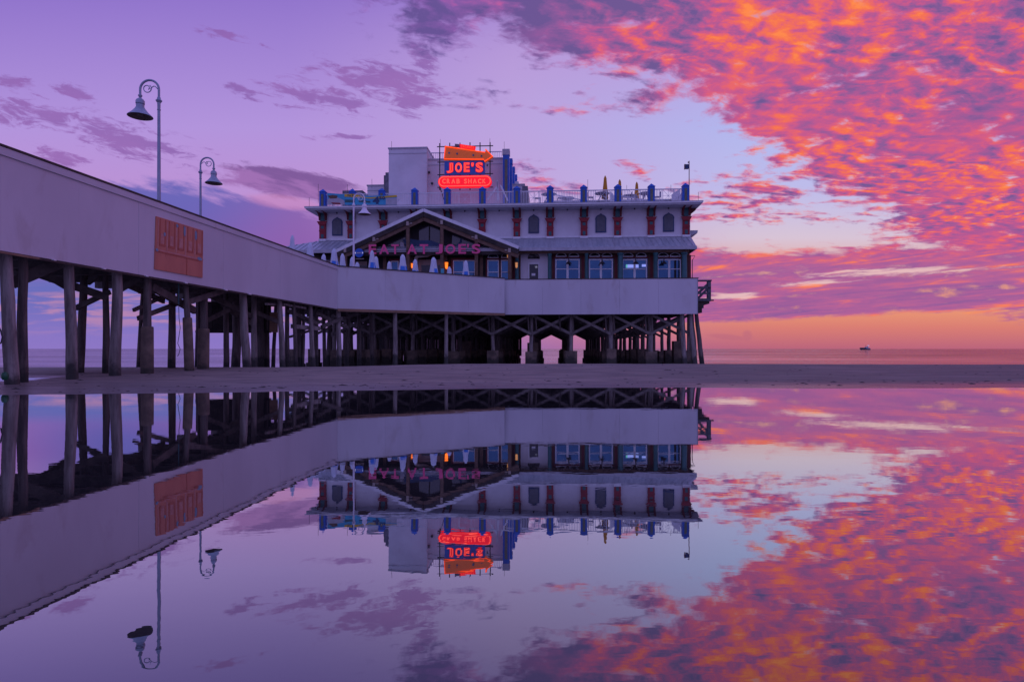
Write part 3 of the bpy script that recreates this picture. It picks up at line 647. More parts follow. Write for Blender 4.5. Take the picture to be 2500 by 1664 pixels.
for ri, w in enumerate(rows):
    for ci, u in enumerate(ucol):
        if ri > 4 and ci > 7 and (ri + ci) % 2: continue
        j = random.uniform(-.08, .08); jw = random.uniform(-.1, .1)
        mb = MB(); pile(mb, Vector((u + j * .5, w + jw, zD + .15)), Vector((u + j, w + jw, -.6)), random.uniform(.15, .19), pile_pale if ri == 0 else pile_wood, ri * 13 + ci + 50)
        pl = mb.build('pile', plat, smooth=True)
        s = random.uniform(.36, .50); zt = zP + random.uniform(-.12, .12) + (.7 if (ri, ci) in ((1, 4), (2, 6), (1, 0)) else 0)
        mb = MB(); x0, x1, y0, y1 = u + j - s, u + j + s, w + jw - s, w + jw + s
        mb.box(x0, x1, y0, y1, -.22, zt, concrete); mb.box(x0 - .12, x1 + .12, y0 - .12, y1 + .12, -1.6, -.22, concrete)
        mb.build('concrete_foot', pl, bevel=.03)
rest = MB()
for ri, w in enumerate(rows):
    for ci in range(10):
        u0, u1 = ucol[ci + 1], ucol[ci]
        for k, (za, zb) in enumerate(((zV, zD), (zD, zV))):
            ww = w - .20 - k * .07
            tgt = rest if ri > 4 else MB()
            tgt.bar((u0, ww, za), (u1, ww, zb), .06 if k else .09, .20, brace_wood if ri else beam_grey)
            if ri <= 4: tgt.build('brace', plat)
rest.build('brace', plat)['kind'] = 'stuff'
for x0, x1, w_ in ((880, 1180, 21.5), (1120, 1275, 27.0)):  # dark board screens added to block bright see-through gaps under the platform
    mb = MB(); u0, u1 = U(x0, w_), U(x1, w_); n_ = int((u1 - u0) / .3)
    for k in range(n_): mb.box(u0 + k * .3, u0 + k * .3 + .285, w_ + (k % 2) * .01, w_ + .06, .1 + .12 * (k % 3), zD + .12, dark_wood)
    mb.build('gap_filler_screen', plat)
# raking piles at the seaward corner
for k, (tx, fx, w0, m) in enumerate(((1699, 1713, .8, pile_wood), (1684, 1696, .7, pile_pale), (1689, 1697, 5, pile_wood), (1664, 1672, .6, pile_pale))):
    u0, z0 = L(tx, 768, w0); u1, z1 = L(fx, 886, w0); mb = MB(); pile(mb, Vector((u0, w0, zR0 + .3)), Vector((u0 + (u1-u0)*1.15, w0, -.6)), .17, m, k + 90); mb.build('pile', plat, smooth=True)
for k in range(7):        # paired hangers above the braces
    pass
for px in (1365, 1397, 1477, 1497, 1574, 1590, 1668, 1288, 1307, 1192, 1204, 1108, 1015, 1001):
    u0 = U(px, .9); mb = MB(); mb.bar((u0, .9, zD + .3), (u0 + .1, .9, Z(808, px, .9)), .10, .14, pile_wood); mb.build('hanger_post', plat)
# open stair landing on the seaward side
ld = MB(); w0 = 4.5
def lb(x0, y0, x1, y1, w, th, m, mbb):
    u0, za = L(x0, y0, w); u1, zb = L(x1, y1, w); mbb.box(u0, u1, w, w + th, za, zb, m)
mb = MB(); lb(1703, 683, 1736, 687, w0, .1, landing_grey, mb); lb(1703, 700, 1736, 705, w0, .08, landing_grey, mb); lb(1703, 714, 1735, 718, w0, .08, landing_grey, mb); lb(1728, 683, 1736, 729, w0, .14, landing_grey, mb)
lb(1706, 683, 1738, 686, w0 + 3, .1, landing_grey, mb); lb(1706, 699, 1730, 703, w0 + 3, .1, landing_grey, mb); lb(1726, 683, 1731, 728, w0 + 3, .14, landing_grey, mb)
mb.build('landing_rail', plat)
mb = MB(); lb(1700, 728, 1736, 735, w0, 3.2, landing_grey, mb); lb(1703, 736, 1732, 741, w0 + .1, 3.0, cap_wood, mb); lb(1728, 731, 1743, 734, w0 + .4, .3, beam_brown, mb); mb.build('landing_deck', plat)
mb = MB(); u0, z0 = L(1704, 716, w0 + 1); u1, z1 = L(1732, 690, w0 + 1); mb.bar((u0, w0 + 1, z0), (u1, w0 + 1, z1), .1, .2, landing_grey); mb.build('stair_stringer', plat); mb = MB(); u0, z0 = L(1704, 728, w0 + 2); u1, z1 = L(1730, 702, w0 + 2); mb.bar((u0, w0 + 2, z0), (u1, w0 + 2, z1), .1, .2, landing_grey); mb.build('stair_stringer', plat)
mb = MB(); lb(1700, 741, 1718, 750, w0, 1.2, cap_wood, mb); lb(1700, 750, 1714, 763, w0, 1.0, dark_wood, mb); lb(1714, 743, 1718, 752, w0, .3, landing_grey, mb); mb.build('landing_bracket', plat)

# ---------------------------------------------------------------- restaurant building
bld = thing('restaurant_building', 'two storey white seafood restaurant with red pilasters and blue roof posts, on the pier', 'building', (O2.x, O2.y, 0), -TH)
def rect(mbb, x0, y0, x1, y1, w, th, m, ref=None):     # box whose front face at depth w covers the photo rectangle
    u0, za = L(x0, y0, w); u1, zb = L(x1, y1, w)
    if ref: za = Z(y0, ref, w); zb = Z(y1, ref, w)
    mbb.box(u0, u1, w, w + th, za, zb, m)
WF = 1.7; WU = 3.3; BACK = 30
zfl = DZ; zE = Z(605, 1700, .7); zEt = Z(600, 1700, .7); zRt = Z(577.5, 1690, WU)
uR = U(1685, WU); uLft = U(780, WU)
# lower storey body
uLR = U(1684, WF)
MB().box(U(1250, WF), uLR, WF + .02, WF + .3, zfl, zEt - .1, log_brown).build('front_wall', bld)
MB().box(uLR - .3, uLR, WF + .3, BACK, zfl, zEt - .1, deep_red).build('side_wall', bld)
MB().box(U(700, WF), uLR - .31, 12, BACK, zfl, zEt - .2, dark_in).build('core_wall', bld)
# main lower roof with hip at the left end
zr0 = zEt; eR = U(1700, .7); eL = U(640, .7); ov = .9
mb = MB(); T = [(uR + .05, WU, zRt), (uLft, WU, zRt), (eL, .7, zr0), (eR, .7, zr0)]
def add_slab(mbb, q, th, m):
    b = [(x, y, z - th) for x, y, z in q]; n = len(q); mbb.add(q + b, [tuple(range(n)), tuple(range(n, 2*n))[::-1]] + [(i, (i+1) % n, (i+1) % n + n, i + n) for i in range(n)], m)
add_slab(mb, T, .10, metal_roof)
add_slab(mb, [(uR + .05, WU, zRt), (eR, .7, zr0), (eR, BACK + 1, zr0), (uR + .05, BACK, zRt)], .10, metal_roof)
add_slab(mb, [(uLft, WU, zRt), (uLft, 16, zRt), (eL, 17, zr0), (eL, .7, zr0)], .10, metal_roof)
rf = mb.build('lower_roof', bld)
k = 0; u = eR - .2
while u > eL:
    lo = (u, .7, zr0 + .015); 
    if u >= uLft: hi = (min(u, uR), WU, zRt + .015)
    else:
        t = (u - eL) / (uLft - eL); hi = (u, .7 + (WU - .7) * t, zr0 + (zRt - zr0) * t + .015)
    MB().bar(lo, hi, .03, .05, metal_roof).build('standing_seam', rf); u -= .41
mb = MB(); mb.box(eL, eR + .02, .62, .69, zE - .10, zr0 - .01, grey_trim); mb.box(eR - .02, eR + .05, .695, BACK, zE - .08, zr0 - .012, grey_trim); mb.build('gutter', bld)
MB().box(eL + .1, eR - .1, .80, WF, zE - .02, zE + .03, dark_wood).build('soffit', bld)
MB().box(U(1262, .95), U(1683, .95), .95, 1.15, zE - .26, zE - .03, log_brown).build('eave_beam', bld)
MB().box(U(700, 1.4), U(830, 1.4), 1.4, 1.6, zE - .5, zE - .03, dark_wood).build('eave_beam', bld)
# columns of the porch
for px, w_, m in ((1342, 10, teal), (1432, 8, teal), (1515, 13, teal), (1601, 11, teal), (1671, 14, teal), (1262, 10, teal), (1246, 9, log_brown)):
    u = U(px, 1.0); h = w_ * 45.5 / 3000
    mb = MB(); mb.lathe((u, 1.05, 0), [(h*1.15, zfl), (h*1.15, zfl+.3), (h, zfl+.34), (h*.92, zE-.45), (h*1.15, zE-.40), (h*1.2, zE-.27)], m, 14); mb.build('porch_column', bld, smooth=True)
    mb = MB(); rect(mb, px + w_/2 + 2, 622, px + w_/2 + 9, 700, WF - .02, .05, deep_red); rect(mb, px - w_/2 - 8, 622, px - w_/2 - 2, 700, WF - .02, .05, deep_red); mb.build('red_casing', bld)
def sash(mbb, x0, y0, x1, y1, w, m=white_paint, t=2.6, mid=None):
    rect(mbb, x0, y0, x1, y0 + t, w, .08, m); rect(mbb, x0, y0 + t, x0 + t, y1, w, .08, m); rect(mbb, x1 - t, y0 + t, x1, y1, w, .08, m)
    if mid: rect(mbb, x0 + t, mid - .9, x1 - t, mid + .9, w, .07, m)
def arch(mbb, cx, cy, rx, ry, w, wd, m, solid=None, n=12):
    pts = [(cx + rx * math.cos(math.pi * k / n), cy - ry * math.sin(math.pi * k / n)) for k in range(n + 1)]
    if solid: mbb.prism([L(x, y, w + .03) for x, y in pts], w + .03, w + .06, solid)
    mbb.tube([(L(x, y, w)[0], w, L(x, y, w)[1]) for x, y in pts], wd, m, 6)
    a, z = L(cx - rx, cy, w); b, _ = L(cx + rx, cy, w); mbb.box(a, b, w - .03, w + .03, z - wd, z + wd, m)
wf = WF - .10
for i, (x0, x1) in enumerate(((1356, 1415), (1438, 1496), (1519, 1579.5), (1605, 1662.5))):
    mb = MB(); rect(mb, x0 - 1, 631, x1 + 1, 700, WF - .04, .03, glass); gl = mb.build('window_pane', bld)
    mb = MB(); xm = (x0 + x1) / 2; sash(mb, x0, 632.5, xm, 700, wf, mid=656.5); sash(mb, xm + .1, 632.5, x1, 700, wf, mid=656.5); mb.build('window_frame', gl)
    mb = MB(); rect(mb, x0 - 4, 626.5, x1 + 4, 630.5, wf - .02, .1, deep_red); arch(mb, x0 + 14, 626, 12.5, 9, wf - .03, .035, white_paint, dark_in); arch(mb, x1 - 14, 626, 12.5, 9, wf - .03, .035, white_paint, dark_in); mb.build('fanlight', bld)
    # hanging shade lamp seen inside the glass
    u, z = L(xm + 3 if i < 3 else 1621, 639, wf - .45); mb = MB(); mb.lathe((u, wf - .45, z), [(.0,.25),(.03,.25),(.05,.05),(.22,-.12),(.24,-.14)], iron, 14); mb.tube([(u, wf - .45, z + .2), (u, wf - .45, zE - .02)], .02, iron, 6)
    o = mb.build('pendant_lamp', None, smooth=True); o.location = (O2.x, O2.y, 0); o.rotation_euler = (0, 0, -TH)
    tag(o, 'dark pendant shade lamp hanging before the ' + ('leftmost', 'second', 'third', 'rightmost')[i] + ' wide double window of the porch', 'pendant lamp', 'pendant lamps along the porch')
mb = MB(); rect(mb, 1646, 634, 1651, 679, WF - .055, .01, dark_in); mb.build('window_post', bld)
# TV glow in the third window
mb = MB(); rect(mb, 1528, 645.5, 1547, 653.5, WF - .06, .015, screen_mat); rect(mb, 1552, 645.5, 1559, 653.5, WF - .06, .015, screen_mat); rect(mb, 1528, 645.5, 1532, 653.5, WF - .068, .006, screen_green); rect(mb, 1567, 645, 1577, 651, WF - .06, .015, screen_mat)
o = mb.build('television_screen'); o.location = (O2.x, O2.y, 0); o.rotation_euler = (0, 0, -TH); tag(o, 'glowing television screen behind the third wide porch window', 'television')
# door bay
mb = MB(); rect(mb, 1271, 618, 1338, 700, WF - .03, .04, white_wall); mb.build('door_bay_wall', bld)
mb = MB(); rect(mb, 1289, 641, 1317, 700, WF - .09, .05, white_paint); fr = mb.build('door_frame', bld)
mb = MB(); rect(mb, 1292.5, 645, 1314, 700, WF - .11, .02, door_glass); mb.build('door', fr)
mb = MB(); u, z = L(1309, 651.5, WF - .13)
for k in range(4):
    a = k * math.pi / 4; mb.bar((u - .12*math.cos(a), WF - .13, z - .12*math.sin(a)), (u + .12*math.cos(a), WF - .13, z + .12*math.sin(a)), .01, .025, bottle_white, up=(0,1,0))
mb.build('star_ornament', fr); mb = MB(); rect(mb, 1298, 667, 1307, 673, WF - .13, .01, white_paint); mb.build('paper_notice', fr)
mb = MB(); arch(mb, 1303, 631, 14, 13, WF - .06, .02, dark_in, dark_in); mb.build('fanlight', bld)
# ---- gable portico
WP = .34
def gz(px):   # lower edge of verge metal
    return 517 + abs(px - 1034) * (0.418 if px > 1034 else 0.462)
ap = L(1034, 509.5, WP); lf = L(818, 611, WP); rt = L(1266, 601, WP)
mb = MB()
for P_ in (lf, rt):
    q = [(P_[0], WP, P_[1]), (ap[0], WP, ap[1]), (ap[0], WU + .2, ap[1]), (P_[0], WU - .0, P_[1])]
    add_slab(mb, q, .08, metal_roof)
    mb.bar((P_[0], WP - .03, P_[1] - .10), (ap[0], WP - .03, ap[1] - .10), .05, .24, white_paint)
pr = mb.build('portico_roof', bld)
mb = MB()
for P_ in (lf, rt):
    for dz_, w_, m in ((.42, WP + .02, dark_wood), (.72, WP + .10, log_brown)):
        mb.bar((P_[0], w_, P_[1] - dz_), (ap[0], w_, ap[1] - dz_), .14, .34, m)
mb.build('verge_rafter', bld)
for px, yt in ((914, 588), (996, 550), (1079, 547), (1163, 583), (1244, 615), (844, 615)):
    u, z = L(px, yt, WP + .12); h = .12 if px != 844 else .1
    mb = MB(); mb.box(u - h, u + h, WP + .04, WP + .28, zfl, z - .1, log_brown); c = mb.build('portico_post', bld)
    mb = MB(); mb.lathe((u, WP + .02, 0), [(0, z + .28), (.12, z + .26), (.13, z - .05), (0, z - .07)], log_tip, 12); mb.tube([(u - .35, WP + .03, z + .12), (u + .35, WP + .03, z + .12)], .07, log_tip, 10); mb.build('log_joint', c, smooth=True)
mb = MB(); rect(mb, 850, 615, 1240, 621, WP + .3, .18, dark_wood); mb.build('tie_beam', bld)
# gable wall, glass and painted mural behind
gw = 1.42
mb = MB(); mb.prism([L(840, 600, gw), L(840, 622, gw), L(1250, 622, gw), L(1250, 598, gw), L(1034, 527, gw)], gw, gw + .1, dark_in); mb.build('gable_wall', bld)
mb = MB()
for poly in (((1023, 552), (1047, 545), (1047, 590), (1023, 590)), ((1050, 547), (1074, 556), (1074, 594), (1050, 592)), ((945, 592), (990, 572), (990, 596), (940, 600)), ((1105, 566), (1125, 573), (1122, 600), (1103, 596)), ((1130, 575), (1160, 588), (1160, 606), (1118, 604)), ((1188, 600), (1232, 612), (1190, 612))):
    MB().prism([L(x, y, gw - .03) for x, y in poly], gw - .03, gw - .005, gable_glass).build('gable_window', bld)
mb = MB(); pts = [(982, 585), (1002, 583), (1026, 587), (1050, 586), (1075, 595), (1075, 615), (992, 615), (990, 598)]
mb.prism([L(x, y, gw - .06) for x, y in pts], gw - .06, gw - .035, mural_blue)
mb.prism([L(x, y, gw - .06) for x, y in ((1126, 577), (1122, 590), (1110, 602), (1116, 603), (1128, 590))], gw - .06, gw - .035, mural_blue)
mb.prism([L(x, y, gw - .08) for x, y in ((978, 590), (984, 592), (992, 612), (980, 610), (975, 603))], gw - .08, gw - .062, mural_white)
mb.prism([L(x, y, gw - .06) for x, y in ((1025, 624), (1050, 619), (1068, 620), (1040, 628), (1020, 629))], gw - .06, gw - .035, tan_wall)
mb.build('gable_mural', bld)
# portico lower wall and openings
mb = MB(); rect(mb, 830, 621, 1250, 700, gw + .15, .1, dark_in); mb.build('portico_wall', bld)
def plainwin(x0, y0, x1, ymid, mull=None):
    mb = MB(); rect(mb, x0, y0, x1, 700, gw + .08, .02, glass); g = mb.build('window_pane', bld)
    mb = MB(); sash(mb, x0, y0, mull or x1, 700, gw, mid=ymid, t=2.2)
    if mull: sash(mb, mull + .1, y0, x1, 700, gw, mid=ymid, t=2.2)
    mb.build('window_frame', g); mb = MB(); rect(mb, x0 - 4, y0 - 5, x1 + 4, y0 - .5, gw - .02, .1, deep_red); rect(mb, x0 - 4, y0 - .4, x0 - .3, 700, gw - .02, .1, deep_red); mb.build('red_casing', bld)
plainwin(1106, 635, 1160, 664, 1133); plainwin(1190, 634.5, 1218, 664); plainwin(1223, 634.5, 1244, 664); plainwin(954, 637, 973, 672)
mb = MB(); arch(mb, 1204, 629, 13, 10.5, gw - .0, .03, white_paint, glass); arch(mb, 1234, 629, 10, 10.5, gw, .03, white_paint, dark_in); mb.build('fanlight', bld)
mb = MB(); rect(mb, 1021, 634, 1080, 700, gw + .05, .06, tan_wall); mb.build('entrance_wall', bld); mb = MB(); rect(mb, 1029, 647, 1075, 700, gw + .03, .015, door_glass); mb.build('door', bld)
mb = MB(); rect(mb, 866, 638, 896, 652, gw + .05, .06, tan_wall); mb.build('hatch_surround', bld); mb = MB(); rect(mb, 876, 648, 896, 660, gw + .03, .015, door_glass); mb.build('serving_hatch', bld)
for px in (939, 1088, 1175, 1005):
    mb = MB(); rect(mb, px - 4, 621, px + 4, 700, gw + .0, .12, log_brown); mb.build('wall_post', bld)
mb = MB()      # carved octopus arm board over the entrance and bracket by the round sign
mb.tube([(L(x, y, .9)[0], .9, L(x, y, .9)[1]) for x, y in ((1017, 640), (1015, 630), (1019, 625), (1030, 626), (1045, 624), (1058, 620), (1068, 619))], [.10,.14,.15,.09,.09,.07,.04], log_tip, 10)
o = mb.build('carved_tentacle', None, smooth=True); o.location = (O2.x, O2.y, 0); o.rotation_euler = (0, 0, -TH); tag(o, 'tan carved curling arm over the entrance under the gable letters', 'carving')
# ---- letters on the portico
sg = thing('gable_letters', 'pink capital letters reading EAT AT JOE\'S across the timber gable', 'sign', (O2.x, O2.y, 0), -TH)
for ch, x0, x1 in (('E', 901, 919), ('A', 926.5, 950), ('T', 956, 974), ('A', 994.5, 1018), ('T', 1025, 1045.5), ('J', 1063.5, 1081), ('O', 1088, 1112), ('E', 1119.5, 1138), ("'", 1140.5, 1145), ('S', 1152, 1173)):
    w = WP - .12; u0, z0 = L(x0, 620.5 - (x0 - 901) * .004, w); u1, z1 = L(x1, 597 - (x0 - 901) * .004, w)
    if ch == "'": z0 = z0 + (z1 - z0) * .62
    text(ch, 'letter', sg, pink_mat, u0, w, z0, u1 - u0, z1 - z0, ext=.08, off=.02)
MB().box(U(901, WP), U(1173, WP), WP - .10, WP - .04, Z(611, 1040, WP) - .03, Z(611, 1040, WP) + .01, iron).build('mounting_rail', sg)
# round blue sign
rs = thing('round_sign', 'round blue wall sign with a white bar and arrows, left of the pink letters', 'sign', (O2.x, O2.y, 0), -TH)
u, z = L(877, 617.5, .2); r_ = .34
MB().prism([(u + r_*math.cos(k*.2618), z + r_*math.sin(k*.2618)) for k in range(24)], .15, .25, blue_paint).build('disc', rs)
MB().box(u - .16, u + .16, .13, .145, z - .045, z + .045, mural_white).build('white_bar', rs)
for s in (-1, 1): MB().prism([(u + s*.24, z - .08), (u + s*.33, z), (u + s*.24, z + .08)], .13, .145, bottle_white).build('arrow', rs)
MB().box(u - .3, u + .34, .27, .33, z - .46, z - .40, log_tip).build('bracket', rs)
# ---- wall lanterns
def lantern(px, py, glow, label, w, big=1.0):
    u, z = L(px, py, w); q = toworld(u, w, z); rt_ = thing('wall_lantern', label, 'lantern', q, -TH, 'wall lanterns on the lower storey'); s = big
    MB().lathe((0,0,0), [(0,-.30*s),(.06*s,-.28*s),(.09*s,-.2*s),(.12*s,.16*s),(.0,.17*s)], glow, 6).build('lit_glass', rt_)
    mb = MB(); mb.lathe((0,0,0), [(.15*s,.17*s),(.10*s,.24*s),(.03*s,.3*s),(0,.34*s)], iron, 6); mb.box(-.03, .03, .02, .22, .22*s, .26*s, iron)
    for k in range(6): a = k*math.pi/3; mb.tube([(.065*s*math.cos(a), .065*s*math.sin(a), -.28*s), (.125*s*math.cos(a), .125*s*math.sin(a), .17*s)], .009, iron, 4)
    mb.build('cage', rt_)
lantern(1090, 646, lamp_glow, 'brightest orange wall lantern, right of the entrance under the gable', 1.1, 1.1)
lantern(1006, 647, lamp_glow, 'narrow lit orange wall lantern, left of the entrance under the gable', 1.1, .8)
lantern(1261, 645.5, lamp_dimglow, 'dim wall lantern on the post left of the white door bay', .78, .9)
lantern(1239.5, 624, lamp_dimglow, 'faintly lit small lantern by the arched fanlight, right end of the gable', 1.1, .55)
mb = MB(); rect(mb, 1076, 655.5, 1084, 667, .22, .05, board_cyan); rect(mb, 1079, 667, 1081, 700, .23, .03, iron, 1079); mb.box(U(1076, .2), U(1084, .2), .12, .37, DZ, DZ + .05, iron); o = mb.build('menu_board'); o.location = (O2.x, O2.y, 0); o.rotation_euler = (0, 0, -TH); tag(o, 'small cyan menu board on a stand left of the brightest lantern', 'menu board')
# ---- upper storey
zU0 = zRt - .05; zU1 = Z(500, 1675, WU)
MB().box(uLft, uR, WU, BACK, zU0, zU1, white_wall).build('upper_wall', bld)
mb = MB(); mb.box(uLft - .03, uR + .03, WU - .06, WU - .002, zRt + .02, zRt + .16, white_paint); mb.build('skirting', bld)
zc0 = Z(497.5, 1717, 1.9); zc1 = Z(490, 1717, 1.9); cR = U(1717, 1.9); cL = U(743, 1.9)
mb = MB(); mb.box(cL, cR, 1.9, BACK + 1, zc0 + .12, zc1, white_paint); c = mb.build('cornice', bld)
mb = MB(); mb.box(cL + .12, cR - .12, 1.98, BACK + .8, zc0, zc0 + .12, grey_trim); mb.build('cornice_bed', bld)
mb = MB(); mb.box(cL - .02, cR + .02, 1.88, BACK + 1.02, zc1, zc1 + .03, grey_trim); mb.build('roof_edge', bld)
pil_px = [787, 856, 935, 1013, 1093, 1177, 1261.7, 1343, 1426, 1508, 1590, 1675.5]
zz = lambda y: Z(y, 1675, WU - .2)
for px in pil_px:
    u = U(px, WU - .2); h = .26
    mb = MB(); mb.box(u - h, u + h, WU - .2, WU - .003, zz(572.8), zz(532), red_paint); mb.box(u - h - .02, u + h + .02, WU - .23, WU - .2, zz(554), zz(551), red_paint)
    mb.prism([(u - h, zz(538)), (u - h - .12, zz(531)), (u - h - .18, zz(528.5)), (u + h + .18, zz(528.5)), (u + h + .12, zz(531)), (u + h, zz(538))], WU - .30, WU - .205, red_paint); p_ = mb.build('pilaster', bld)
    for y0, y1, s in ((540, 547, .12), (561, 571, .11)): MB().box(u - s, u + s, WU - .225, WU - .203, zz(y1), zz(y0), teal).build('teal_inset', p_)
    MB().box(u - h - .04, u + h + .04, WU - .26, WU - .004, zz(578.5), zz(573.1), white_paint).build('pilaster_base', p_)
    mb = MB(); mb.box(u - .17, u + .17, WU - .16, WU - .004, zz(527), zU1, teal); mb.build('neck_panel', p_)
    for s in (-1, 1):
        mb = MB(); x = u + s * .25; pr_ = [(WU - .01, zz(525)), (WU - .15, zz(525)), (WU - .22, zz(514)), (WU - .55, zz(507)), (WU - 1.0, zz(505)), (WU - 1.05, zc0 - .003), (WU - .01, zc0 - .003)]
        n = len(pr_); vs = [(x - .075, a, b) for a, b in pr_] + [(x + .075, a, b) for a, b in pr_]; mb.add(vs, [(i, (i+1) % n, (i+1) % n + n, i + n) for i in range(n)] + [tuple(range(n)), tuple(range(n, 2*n))[::-1]], deep_red); mb.build('bracket', p_)
# side bracket on the right-hand corner
mb = MB(); mb.prism([(uR + .01, zz(530)), (uR + .10, zz(520)), (uR + .42, zz(512)), (uR + .50, zc0 - .004), (uR + .01, zc0 - .004)], WU + .05, WU + .25, deep_red); mb.build('bracket', bld)
for px in (823, 1303, 1467, 1632.5):
    u = U(px, WU - .1); zb = Z(565, 1632, WU - .1) ; zt = Z(518, 1632, WU - .1); r_ = .42
    def outline(r, zb_, ztip):
        zs = ztip - r * 1.28; pts = [(u - r, zb_), (u + r, zb_), (u + r, zs), (u + r * 1.05, zs + r * .2)]
        for k in range(1, 6): a = k / 6 * math.pi / 2; pts.append((u + r * 1.03 * math.cos(a), zs + r * .25 + r * .80 * math.sin(a)))
        pts.append((u, ztip))
        for k in range(5, 0, -1): a = k / 6 * math.pi / 2; pts.append((u - r * 1.03 * math.cos(a), zs + r * .25 + r * .80 * math.sin(a)))
        return pts + [(u - r * 1.05, zs + r * .2), (u - r, zs)]
    wn = MB().prism(outline(r_, zb, zt), WU - .09, WU - .004, navy).build('arched_window', bld)
    MB().prism(outline(r_ - .075, zb + .08, zt - .10), WU - .12, WU - .095, shutter).build('pane', wn)
for px in (823, 973, 1135, 1219, 1303, 1385, 1467, 1549, 1632):
    u = U(px, WU - .25); mb = MB(); mb.lathe((u, WU - .3, zz(508.5)), [(0,.08),(.05,.06),(.07,-.01),(.04,-.06),(0,-.07)], iron, 10); mb.build('soffit_lamp', bld, smooth=True)
# small canopies on the far right side
mb = MB(); uq, zq = L(1704, 562, 9); mb.prism([(uR, zq), (uq, zq), (uq - .05, zq - .25), (uR, zq - .85)], 9, 20, grey_trim); mb.build('side_canopy', bld)
mb = MB(); u0, z0 = L(1687, 624, 2.4); u1, z1 = L(1697, 624, 2.4); mb.tube([(u0 - .3, 2.4, z0), (u1, 2.4, z1), (u0 + .1, 2.4, z1 - .35), (u0 + .1, 2.4, DZ)], .03, iron, 6); mb.build('downpipe', bld)
# ---- roof terrace
zT = zc1 + .03; WR = 2.5
post_px = [789, 861, 933, 1013, 1092.5, 1178, 1262, 1343, 1425, 1508, 1590, 1673]
zk = lambda y: Z(y, 1673, WR)
def roof_post(u, w, par):
    h = .25; z1 = zk(455); z2 = zk(448)
    mb = MB(); mb.box(u - h, u + h, w - .2, w + .2, zT, z1, blue_paint)
    a = [(u - h - .04, w - .24, z1), (u + h + .04, w - .24, z1), (u + h + .04, w + .24, z1), (u - h - .04, w + .24, z1), (u, w, z2 + .05)]
    mb.add(a, [(0,1,4),(1,2,4),(2,3,4),(3,0,4),(3,2,1,0)], blue_paint)
    p_ = mb.build('roof_post', par); MB().box(u - .10, u + .10, w - .225, w - .203, zT + .06, zk(461), olive).build('post_panel', p_)
us = [U(p, WR) for p in post_px]
for u in us: roof_post(u, WR, bld)
def rail_bay(u0, u1, w, zb, zt_, par, xs_=True, step=.125, m=white_paint, d=.035):
    mb = MB(); mb.box(u0, u1, w - .04, w + .04, zt_ - .07, zt_, m); mb.box(u0, u1, w - .03, w + .03, zb + .04, zb + .09, m)
    k = u0 + step; mid0 = lerp(u0, u1, .30); mid1 = lerp(u0, u1, .70)
    while k < u1 - .03:
        if not (xs_ and mid0 < k < mid1): mb.box(k - d/2, k + d/2, w - d/2, w + d/2, zb + .09, zt_ - .07, m)
        k += step
    if xs_:
        c = ((mid0 + mid1) / 2, w, (zb + zt_) / 2)
        for a in range(8):
            t = a * math.pi / 4; ex = (mid1 - mid0) / 2; ez = (zt_ - zb) / 2 - .07
            s = 1 / max(abs(math.cos(t)), abs(math.sin(t))); mb.bar(c, (c[0] + ex * math.cos(t) * s, w, c[2] + ez * math.sin(t) * s), .02, .02, m, up=(0, 1, 0))
        for uu in (mid0, mid1): mb.box(uu - .02, uu + .02, w - .021, w + .021, zb + .09, zt_ - .07, m)
    return mb.build('railing', par)
zrl = zk(460)
for i in range(len(us) - 1):
    rail_bay(us[i] + .255, us[i+1] - .255, WR, zT, zrl, bld, xs_=(i % 2 == 0 or i > 7))
# side and back railings, seen through the front one
uBk = us[-1] + .02
for k in range(5): 
    mb = MB(); w0, w1 = WR + .3 + k * 5, WR + .3 + (k + 1) * 5; mb.box(uBk - .04, uBk + .04, w0, w1, zrl - .07, zrl, white_paint); mb.box(uBk - .03, uBk + .03, w0, w1, zT + .04, zT + .09, white_paint); s = w0 + .1
    while s < w1: mb.box(uBk - .018, uBk + .018, s - .018, s + .018, zT + .09, zrl - .07, white_paint); s += .2
    mb.build('railing', bld)
for k in range(6): rail_bay(us[5] + (us[11] - us[5]) * k / 6, us[5] + (us[11] - us[5]) * (k + 1) / 6, 27.5, zT, zrl, bld, xs_=(k % 2 == 0), step=.16)
# penthouse tower
WT = 8.0
def blk(x0, y0, x1, w0, w1, m, name, cop=None, zb=None):
    u0, z0 = L(x0, y0, w0); u1, z0b = L(x1, y0, w0); zt_ = (z0 + z0b) / 2
    o = MB().box(u0, u1, w0, w1, zb if zb is not None else zT - .01, zt_, m).build(name, bld)
    if cop: MB().box(u0 - .06, u1 + .06, w0 - .06, w1 + .06, zt_, zt_ + .12, cop).build('coping', o); MB().box(u0 - .02, u1 + .02, w0 - .03, w0 - .002, zt_ - .45, zt_ - .40, grey_trim).build('band', o)
    return zt_
blk(949, 363, 1042, WT, 20, white_wall, 'roof_tower', grey_trim)
ztb = blk(1042.5, 390, 1227, WT + .6, 19, white_wall, 'roof_block', grey_trim)
u0, u1 = U(1050, WT + .8), U(1226, WT + .8); zrr = Z(371, 1140, WT + .8)
for k in range(3): rail_bay(lerp(u0, u1, k/3), lerp(u0, u1, (k+1)/3) - .02, WT + .8, ztb + .12, zrr, bld, xs_=False, step=.16, m=white_paint, d=.03)
mb = MB(); a = L(1042, 362, WT + .3); b = L(1055, 388, WT + .3); mb.bar((a[0], WT + .3, a[1]), (b[0], WT + .3, b[1]), .06, .06, white_paint); mb.build('stair_rail', bld)
